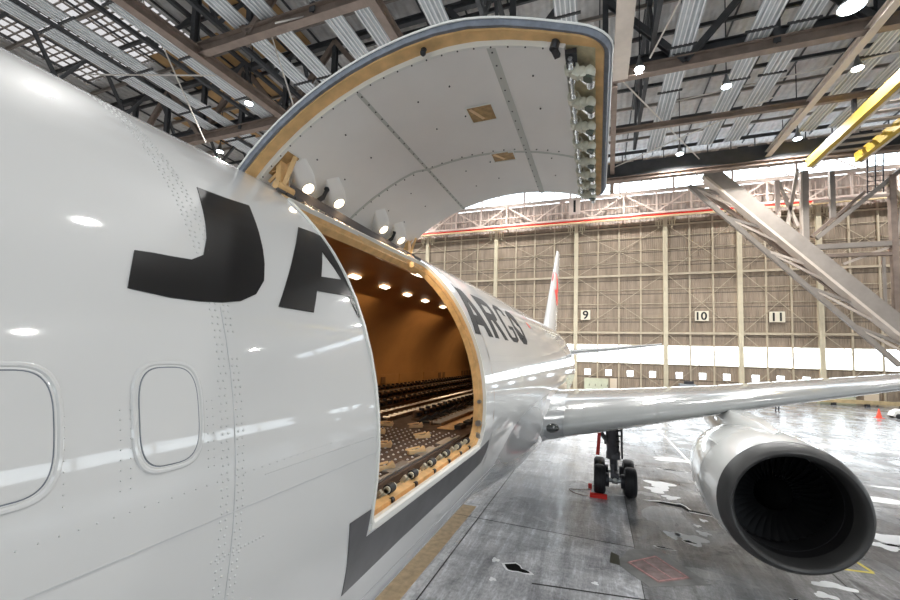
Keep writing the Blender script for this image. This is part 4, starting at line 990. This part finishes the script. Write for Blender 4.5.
# high-bay lamps; hidden row near the back wall added to brighten the walkway
bays = [(-30.5, 30.3), (15.1, 42.1), (24.9, 42.8), (20.9, 35), (7.3, 37.2), (13.4, 54.6), (25.2, 54.6), (-42.6, 37), (-45, 10), (-15, 12), (-18.8, 45), (0, 20), (12, 14), (40, 20), (44, 48), (0, 52), (-32, 66), (-12, 66), (8, 66), (28, 66), (46, 66), (-8.5, -8), (22, -6), (-30, -10), (50, 0)]
for k, (x, y) in enumerate(bays):
    t = thing('high_bay_lamp', (x, y, 30.6), 'round high-bay lamp, ' + ['beside the brown beam at upper left', 'left of the ribbed panels behind the upper right truss', 'under the panels at far upper right', 'large one at the top right corner', 'by the cream beam', 'small one above the dark walkway', 'small one left of the yellow crane', 'low at far upper left'][k] if k < 8 else 'round high-bay lamp unseen under the roof', 'lamp', 'high-bay lamps under the roof')
    sz = .75 if k != 3 else 1.5; z = 31. if y < 60 else 34.6
    MB().lathe((x, y, z), [(.05, .55 * sz), (.1, .6 * sz), (.5, .35 * sz), (1.0, .18 * sz), (1.3, .12 * sz)], 'z', 20).build('lamp_shade', M_STEEL, t, smooth=True, angle=40)
    MB().lathe((x, y, z), [(.0, .5 * sz), (.045, .52 * sz)], 'z', 20).build('lamp_lens', M_LAMP, t)
    MB().cyl((x, y, z + 1.2), (x, y, ZT - (.16 if k in (0, 7) else .002)), .05, 6).build('lamp_rod', M_DARK, t)
    L = bpy.data.lights.new('lamp_light', 'AREA'); L.shape = 'DISK'; L.size = 1.0; L.energy = (1100 if abs(x) < 16 and y < 22 else 700 if k == 3 else 2000) if y < 60 else 1900; L.color = (1, .98, .95); L.spread = R_(170)
    o = bpy.data.objects.new('lamp_light', L); COL.objects.link(o); o.parent = t; o.location = (0, 0, z - .07 - 30.6)

# ------------------------------------------------------------------ the inclined brace and its steel at right (in the plane y = 60)
def Q(x, z, dy=0):
    return Vector((3.91 + (x - 3.91) * 1.2, 60 + dy, 5.285 + (z - 5.285) * 1.2))
bt = thing('inclined_brace', Q(33, 5), 'broad inclined steel box girder descending rightward in front of the doors', 'brace')
MB().bar(Q(15.3, 26.4), Q(37.3, 1.9), 1.2, 1.7, (.66, 0, .75)).build('box_girder', M_STRUT, bt)
MB().bar(Q(15.0, 25.6), Q(36.6, 1.55), 1.5, .30, (.66, 0, .75)).build('lower_flange', M_STRUTE, bt)
MB().bar(Q(13.6, 25.3, .8), Q(31, 5.6, .8), .45, .5, (.66, 0, .75)).build('lattice_chord', M_STRUT, bt)
MB().bar(Q(15.0, 25.0, 1.6), Q(29.5, 10.0, 1.6), .4, .45, (.66, 0, .75)).build('lattice_chord', M_BEAMB, bt)
MB().box((43.8, 60, .5), (3.4, 2.2, 1.0)).build('brace_foot', M_STRUT, bt)
for k in range(5):
    f = k / 5; a = Q(13.6 + 17.4 * f, 25.3 - 19.7 * f, .8); b = Q(16.5 + 18.0 * f, 23.9 - 20.3 * f, .3); MB().bar(a, b, .3, .3).build('lattice_web', M_STRUTE if k == 2 else M_STRUT, bt)
    MB().bar(a, Q(18.0 + 18.0 * f, 22.2 - 20.3 * f, .3), .25, .25).build('lattice_web', M_STRUTE, bt)
BR = 1.2
def Q(x, z, dy=0):
    return Vector((3.91 + (x - 3.91) * 1.26, 63 + dy, 5.285 + (z - 5.285) * 1.26))
fr = thing('steel_frame', Q(28, 8), 'beige steel frame with columns and girders at the right edge', 'frame')
for p, q_, w, h, mm in ((Q(23.8, 17.5), Q(23.9, 25.3), .6, .6, M_STRUT), (Q(23.5, 17.5), Q(23.55, 25.3), .16, .62, M_STRUTE), (Q(21.6, 20.7), Q(21.5, 24.6), .45, .45, M_PINK), (Q(21.6, 24.6), Q(23.2, 19.6), .35, .35, M_STRUTE), (Q(23.3, 25.6), Q(22.3, 19.6), .35, .35, M_STRUTE),
                        (Q(26.05, 20.2), Q(26.05, 25), .5, .5, M_STRUT), (Q(30.6, 8.5), Q(30.6, 24), .6, .6, M_BEAMB), (Q(24.6, 17.3), Q(46, 17.3), .5, .6, M_STRUT), (Q(24.6, 16.4), Q(46, 16.0), .5, .4, M_BEAMB),
                        (Q(24.7, 18.2), Q(31.5, 24.6), .4, .5, M_STRUT), (Q(24.3, 18.4), Q(28.6, 22.6), .4, .35, M_BEAMB), (Q(26.8, 15.5, .2), Q(31.5, 17.5, .2), .3, .3, M_STRUTE), (Q(29.8, 16), Q(29.8, 9.5), .25, .25, M_STRUT),
                        (Q(30.3, 23.4), Q(31.4, 21.4), .4, .4, M_GIRT), (Q(31.4, 21.4), Q(30.7, 17.4), .3, .3, M_STRUTE), (Q(30.7, 15.5), Q(32.5, 11), .3, .3, M_STRUTE), (Q(24.5, 22.0), Q(46, 22.3), .3, .3, M_PINK), (Q(30.5, 11.6), Q(46, 11.6), .35, .35, M_STRUT), (Q(36, .0), Q(36, 27), .6, .6, M_STRUT)):
    MB().bar(p, q_, w, h).build('frame_member', mm, fr)
ld = MB()
for s in (0, .6, 1.2): ld.bar(Q(28.8 + s, 22.4), Q(28.9 + s, 26.2), .10, .10)
for k in range(7): ld.bar(Q(28.8, 22.6 + .5 * k), Q(30.1, 22.6 + .5 * k), .07, .07)
ld.build('access_ladder', M_DARK, fr)

# ------------------------------------------------------------------ things along the back wall and on the floor
def cabinet(x0, n, w, d, h, label, m=M_SCAB):
    t = thing('storage_cabinet', (x0 + n * w / 2, YB - 1.2, 0), label, 'cabinet')
    MB().box((x0 + n * w / 2, YB - 1.2, h / 2), (n * w, d, h)).build('cabinet_body', m, t)
    for k in range(n):
        o = MB().box((x0 + w * (k + .5), YB - 1.2 - d / 2 - .015, h / 2 + .05), (w - .06, .03, h - .24)).build('cabinet_door', m, t)
        MB().box((x0 + w * (k + .85), YB - 1.2 - d / 2 - .05, h / 2), (.08, .05, .3)).build('handle', M_DARK, t)
cabinet(1.9, 4, .95, .8, 2.2, 'pale green storage cabinet standing below the number 9 door')
cabinet(33.6, 4, 1.0, .8, 2.6, 'pale cream storage cabinet under the wing at the right')
def board(x, w, h, z0, label):
    t = thing('notice_board', (x, YB - .9, 0), label, 'board')
    MB().box((x, YB - .9, z0 + h / 2), (w, .06, h)).build('board_panel', M_BOARD, t)
    m = MB()
    for s in (-1, 1): m.bar((x + s * w * .42, YB - .85, 0), (x + s * w * .42, YB - .85, z0 + .1), .06, .06); m.bar((x + s * w * .42, YB - 1.2, .04), (x + s * w * .42, YB - .5, .04), .06, .06)
    m.build('board_stand', M_DARK, t)
board(6.5, 1.1, 1.8, .5, 'beige board on a dark stand beside the green cabinet')
board(39.6, 1.6, 2.2, .5, 'beige board on a dark stand near the right edge')
kb = thing('timber_kerb', (44, YB - 2.4, 0), 'long low timber guard kerb on the floor before the hangar doors', 'kerb')
MB().box((44, YB - 2.4, .62), (44, .35, .5)).build('kerb_beam', M_TIMBER, kb)
for k in range(12): MB().box((24 + 3.6 * k, YB - 2.4, .2), (.4, .5, .4)).build('kerb_foot', M_DARK, kb)
mc = thing('ground_power_cart', (17.0, YB - 2.5, 0), 'grey wheeled equipment cart standing below the number 10 door', 'cart')
MB().box((17.0, YB - 2.5, 1.25), (2.2, 1.2, 1.5)).build('cart_body', M_STEEL, mc); MB().box((17.2, YB - 2.5, 2.2), (1.2, .9, .5)).build('cart_hood', M_DARK, mc)
for a in (-.8, .8):
    for b in (-.5, .5): MB().cyl((17 + a, YB - 2.5 + b - .1, .3), (17 + a, YB - 2.5 + b + .1, .3), .3, 14).build('wheel', M_RUB, mc, smooth=True, angle=40)
MB().bar((15.9, YB - 2.5, .6), (14.9, YB - 2.6, 1.1), .08, .08).build('tow_bar', M_DARK, mc)
cn = thing('traffic_cone', (32.2, 56.4, 0), 'orange-red traffic cone standing on the bright floor at right', 'cone')
MB().lathe((32.2, 56.4, 0), [(.05, .24), (.5, .14), (.95, .05), (1.0, .03)], 'z', 16).build('cone_body', mat('cone_orange', (.9, .10, .05), .5), cn, smooth=True, angle=40)
MB().box((32.2, 56.4, .025), (.62, .62, .05)).build('cone_base', mat('cone_orange', (.9, .10, .05), .5), cn)
wc = thing('hose_cart', (34.4, 57.2, 0), 'small white wheeled cart beside the traffic cone', 'cart')
m = MB(); m.loft([[Vector((x, 57.2 + s, z)) for x, z in ((33.5, .3), (33.7, .75), (34.2, 1.0), (35.0, .95), (35.6, .7), (35.9, .35), (35.6, .25), (33.7, .2))] for s in (-.5, .5)]); m.build('cart_body', M_STRIP, wc)
for x in (33.95, 35.3):
    for s in (-.55, .55): MB().cyl((x, 57.2 + s - .06, .26), (x, 57.2 + s + .06, .26), .26, 14).build('wheel', M_RUB, wc, smooth=True, angle=40)
MB().bar((35.7, 57.2, .5), (36.8, 57.1, .75), .06, .06).build('tow_bar', M_STEEL, wc)

# ---- person standing far behind the wing
def person(x, y):
    t = thing('person', (x, y, 0), 'person in dark trousers standing far off behind the wing', 'person')
    V = [(0, 0, .98), (.11, 0, .93), (.12, -.02, .5), (.125, .02, .09), (.14, -.12, .045), (-.11, 0, .93), (-.13, .05, .5), (-.14, .10, .09), (-.15, -.04, .045),
         (0, 0, 1.2), (0, 0, 1.42), (.19, 0, 1.42), (.25, .02, 1.14), (.24, -.08, .88), (-.19, 0, 1.42), (-.25, .02, 1.14), (-.24, -.08, .88), (0, -.01, 1.53), (0, -.02, 1.66)]
    Ed = [(0, 1), (1, 2), (2, 3), (3, 4), (0, 5), (5, 6), (6, 7), (7, 8), (0, 9), (9, 10), (10, 11), (11, 12), (12, 13), (10, 14), (14, 15), (15, 16), (10, 17), (17, 18)]
    Rr = [.13, .09, .065, .045, .04, .09, .065, .045, .04, .13, .14, .06, .045, .035, .06, .045, .035, .055, .10]
    def body(name, idx, m, grow=0):
        mp = {v: k for k, v in enumerate(idx)}; me = bpy.data.meshes.new(name)
        me.from_pydata([Vector(V[i]) for i in idx], [(mp[a], mp[b]) for a, b in Ed if a in mp and b in mp], [])
        o = bpy.data.objects.new(name, me); COL.objects.link(o); me.materials.append(m); o.parent = t
        md = o.modifiers.new('skin', 'SKIN'); sv = me.skin_vertices[0].data
        for i in idx: sv[mp[i]].radius = (Rr[i] + grow,) * 2
        sv[mp[idx[0]]].use_root = True
        o.modifiers.new('sub', 'SUBSURF').levels = 1
        return o
    body('body', list(range(19)), mat('skin_tone', (.5, .33, .25), .6))
    body('trousers', [0, 1, 2, 3, 5, 6, 7], mat('dark_cloth', (.02, .022, .03), .8), .012)
    body('jacket', [9, 10, 11, 12, 14, 15], mat('navy_cloth', (.03, .04, .08), .8), .015)
    MB().sphere((x, y + .0, 1.71), .115, 10, (1, 1, .8)).build('hair', M_RUB, t, smooth=True)
    for s in (1, -1): MB().box((x + s * .14, y - (.06 if s > 0 else -.03), .04), (.09, .26, .08)).build('shoe', M_RUB, t)
person(22.9, 55.2)

# ------------------------------------------------------------------ marks on the floor
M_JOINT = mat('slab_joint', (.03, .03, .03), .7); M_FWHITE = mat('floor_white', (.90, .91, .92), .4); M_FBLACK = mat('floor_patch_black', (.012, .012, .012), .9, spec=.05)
M_FTAN = mat('floor_tan_band', (.50, .36, .20), .5, noise=.2, nscale=6); M_FYEL = mat('floor_yellow', (.70, .58, .10), .5); M_FPINK = mat('floor_red_faded', (.26, .19, .185), .5, noise=.35, nscale=5); M_FGREY = mat('floor_patch_grey', (.22, .22, .215), .5, noise=.25, nscale=3)
def flat(name, poly, m, z=.004, th=.004):
    n = len(poly); mb = MB(); mb.add([Vector((x, y, z)) for x, y in poly] + [Vector((x, y, z - th)) for x, y in poly], [tuple(range(n)), tuple(range(2 * n - 1, n - 1, -1))] + [(i, (i + 1) % n, n + (i + 1) % n, n + i) for i in range(n)])
    return mb.build(name, m, FLOOR)
def line(name, p, q_, w, m, z=.004):
    p, q_ = Vector((*p, 0)), Vector((*q_, 0)); d = (q_ - p).normalized(); r = Vector((d.y, -d.x, 0)) * w / 2
    return flat(name, [(a.x, a.y) for a in (p - r, p + r, q_ + r, q_ - r)], m, z)
line('slab_joint', (.28, -5), (.28, 60), .035, M_JOINT); line('slab_joint', (4.94, -5), (4.94, 60), .02, M_JOINT); line('slab_joint', (9.6, -5), (9.6, 70), .03, M_JOINT)
line('slab_joint', (-5, 13.2), (4.94, 12.9), .025, M_JOINT); line('slab_joint', (2.5, 9.9), (30, 13.8), .05, M_JOINT); line('slab_joint', (4.94, 20.5), (40, 20.5), .03, M_JOINT); line('slab_joint', (-5, 28), (50, 28), .03, M_JOINT)
line('slab_joint', (-5, 40), (55, 40), .04, M_JOINT)
flat('tan_band', [(-.62, 2), (-.05, 2), (-.05, 14), (-.62, 14)], M_FTAN, .003); line('white_edge_line', (.08, -2), (.08, 34), .14, mat('floor_white_worn', (.55, .56, .57), .5, noise=.25, nscale=8), .0035)
line('white_line', (8.6, 22), (8.15, 60), .13, M_FWHITE); line('white_line', (12.2, 30), (10.9, 60), .13, M_FWHITE)
def blob(name, cx, cy, pts_, k, m, z):
    flat(name, [(cx + x * k, cy + y * k) for x, y in pts_], m, z)
B1 = [(-.42, .18), (-.22, .26), (-.02, .34), (.12, .22), (.2, .02), (.34, -.02), (.46, -.10), (.52, -.22), (.3, -.25), (.1, -.20), (-.1, -.22), (-.26, -.18), (-.36, .0)]
def stain(cx, cy, k, pts_=B1, sx=1., sy=1., a=0.):
    c, s = cos(a), sin(a); f = lambda g: [((x * sx * c - y * sy * s) * g, (x * sx * s + y * sy * c) * g) for x, y in pts_]
    blob('white_patch_edge', cx, cy, f(1.28), k, M_FWHITE, .005); blob('black_patch', cx, cy, f(1.0), k, M_FBLACK, .008)
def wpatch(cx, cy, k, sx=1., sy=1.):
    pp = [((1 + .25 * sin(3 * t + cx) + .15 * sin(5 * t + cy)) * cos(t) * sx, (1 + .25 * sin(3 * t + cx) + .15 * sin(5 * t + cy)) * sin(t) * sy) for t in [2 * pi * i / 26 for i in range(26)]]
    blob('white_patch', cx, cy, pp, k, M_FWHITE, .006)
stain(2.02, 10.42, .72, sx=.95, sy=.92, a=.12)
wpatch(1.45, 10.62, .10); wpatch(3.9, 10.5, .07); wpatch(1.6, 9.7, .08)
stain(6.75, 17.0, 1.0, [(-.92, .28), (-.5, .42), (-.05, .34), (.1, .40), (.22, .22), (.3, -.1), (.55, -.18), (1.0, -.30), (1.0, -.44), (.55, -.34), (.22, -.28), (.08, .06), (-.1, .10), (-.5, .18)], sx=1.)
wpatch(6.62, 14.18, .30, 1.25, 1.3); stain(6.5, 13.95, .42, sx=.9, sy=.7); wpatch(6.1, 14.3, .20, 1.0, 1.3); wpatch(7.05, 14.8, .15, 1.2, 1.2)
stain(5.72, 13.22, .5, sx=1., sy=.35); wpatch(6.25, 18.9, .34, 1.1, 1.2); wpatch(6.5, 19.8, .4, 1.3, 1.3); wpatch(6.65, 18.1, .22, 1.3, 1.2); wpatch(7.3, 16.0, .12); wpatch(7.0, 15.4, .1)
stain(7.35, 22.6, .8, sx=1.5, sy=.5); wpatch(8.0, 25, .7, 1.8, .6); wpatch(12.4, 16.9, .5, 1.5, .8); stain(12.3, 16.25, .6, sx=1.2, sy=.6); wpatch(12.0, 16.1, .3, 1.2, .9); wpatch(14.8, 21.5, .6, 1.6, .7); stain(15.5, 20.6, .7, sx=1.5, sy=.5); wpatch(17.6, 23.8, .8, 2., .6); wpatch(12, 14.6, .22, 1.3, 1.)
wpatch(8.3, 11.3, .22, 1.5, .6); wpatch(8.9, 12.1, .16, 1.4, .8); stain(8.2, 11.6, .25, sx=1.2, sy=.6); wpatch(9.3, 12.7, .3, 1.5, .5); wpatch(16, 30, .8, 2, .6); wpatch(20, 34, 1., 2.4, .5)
flat('grey_patch', [(4.4, 11.75), (5.1, 10.85), (6.5, 11.55), (5.55, 13.05), (4.8, 12.75)], M_FGREY, .005)
flat('red_outlined_square', [(4.66, 11.88), (5.32, 11.12), (6.12, 11.66), (5.44, 12.62)], M_FPINK, .008)
m = MB(); sq_ = [Vector((4.72, 11.9, .012)), Vector((5.33, 11.2, .012)), Vector((6.04, 11.68, .012)), Vector((5.43, 12.54, .012))]
for a, b in zip(sq_, sq_[1:] + sq_[:1]): m.bar(a, b, .05, .006)
m.bar((sq_[0] + sq_[3]) / 2, (sq_[1] + sq_[2]) / 2, .03, .006); m.build('red_square_border', mat('floor_red', (.50, .27, .26), .5, noise=.3, nscale=12), FLOOR)
line('yellow_line', (9.9, 13.82), (10.66, 13.91), .09, M_FYEL); line('yellow_line', (10.66, 13.95), (10.58, 14.5), .09, M_FYEL)
flat('dark_stain', [(4.25, 11.7), (4.5, 11.65), (4.5, 12.2), (4.3, 12.35)], mat('floor_stain_green', (.07, .07, .05), .4), .0055)

# ------------------------------------------------------------------ light
W = bpy.data.worlds.new('overcast_sky'); SC.world = W; W.use_nodes = True
bg = W.node_tree.nodes['Background']
tc = W.node_tree.nodes.new('ShaderNodeTexCoord'); sp = W.node_tree.nodes.new('ShaderNodeSeparateXYZ'); rp = W.node_tree.nodes.new('ShaderNodeValToRGB')
W.node_tree.links.new(tc.outputs['Generated'], sp.inputs[0]); W.node_tree.links.new(sp.outputs[2], rp.inputs['Fac'])
rp.color_ramp.elements[0].color = (.90, .95, 1, 1); rp.color_ramp.elements[1].color = (.72, .84, 1, 1)
W.node_tree.links.new(rp.outputs['Color'], bg.inputs['Color']); bg.inputs['Strength'].default_value = 6.0
def portal(loc, rot, sx, sy):
    L = bpy.data.lights.new('portal', 'AREA'); L.shape = 'RECTANGLE'; L.size = sx; L.size_y = sy; L.cycles.is_portal = True
    o = bpy.data.objects.new('sky_portal', L); COL.objects.link(o); o.location = loc; o.rotation_euler = rot
portal((2, YF + .05, 6.9), (R_(90), 0, 0), 127, 3.4); portal((2, YF + .05, 36.4), (R_(90), 0, 0), 127, 5.6)
portal((7, YB - .05, 6.4), (R_(-90), 0, 0), 100, 3.2); portal((7, YB - .05, 36.4), (R_(-90), 0, 0), 100, 5.6)
portal((XR - .05, 12.75, 6.9), (0, R_(90), 0), 3.4, 120)
# added warm area lights without fixtures, boosting the hold's small ceiling lamps
for y in (3.8, 7.5, 12., 16.5):
    L = bpy.data.lights.new('hold_fill_light', 'AREA'); L.shape = 'RECTANGLE'; L.size = .3; L.size_y = 2.2; L.energy = 26; L.color = (1, .70, .42)
    o = bpy.data.objects.new('hold_fill_light', L); COL.objects.link(o); o.location = (-.9, y, ZC + 2.05)

# ------------------------------------------------------------------ camera
C = Vector((3.91236, 0, ZC + .684927)); yaw, pitch, roll = .353342, .0663225, .0296706
f = Vector((-sin(yaw) * cos(pitch), cos(yaw) * cos(pitch), sin(pitch))); r = Vector((cos(yaw), sin(yaw), 0)); u = r.cross(f)
r2 = r * cos(roll) + u * sin(roll); u2 = r2.cross(f)
cam = bpy.data.cameras.new('camera'); co = bpy.data.objects.new('camera', cam); COL.objects.link(co)
co.matrix_world = Matrix(((r2.x, u2.x, -f.x, C.x), (r2.y, u2.y, -f.y, C.y), (r2.z, u2.z, -f.z, C.z), (0, 0, 0, 1)))
cam.sensor_width = 36; cam.lens = 400 / 900 * 36; cam.shift_y = (329.0575 - 300) / 900; cam.clip_start = .05; cam.clip_end = 500
SC.camera = co
SC.view_settings.view_transform = 'Standard'; SC.view_settings.look = 'None'; SC.view_settings.gamma = 1; SC.view_settings.exposure = 0.3
SC.view_settings.use_curve_mapping = False
SC.cycles.use_denoising = True; SC.cycles.max_bounces = 8; SC.cycles.diffuse_bounces = 5; SC.cycles.transparent_max_bounces = 8
SC.cycles.caustics_reflective = False; SC.cycles.caustics_refractive = False; SC.cycles.sample_clamp_indirect = 8
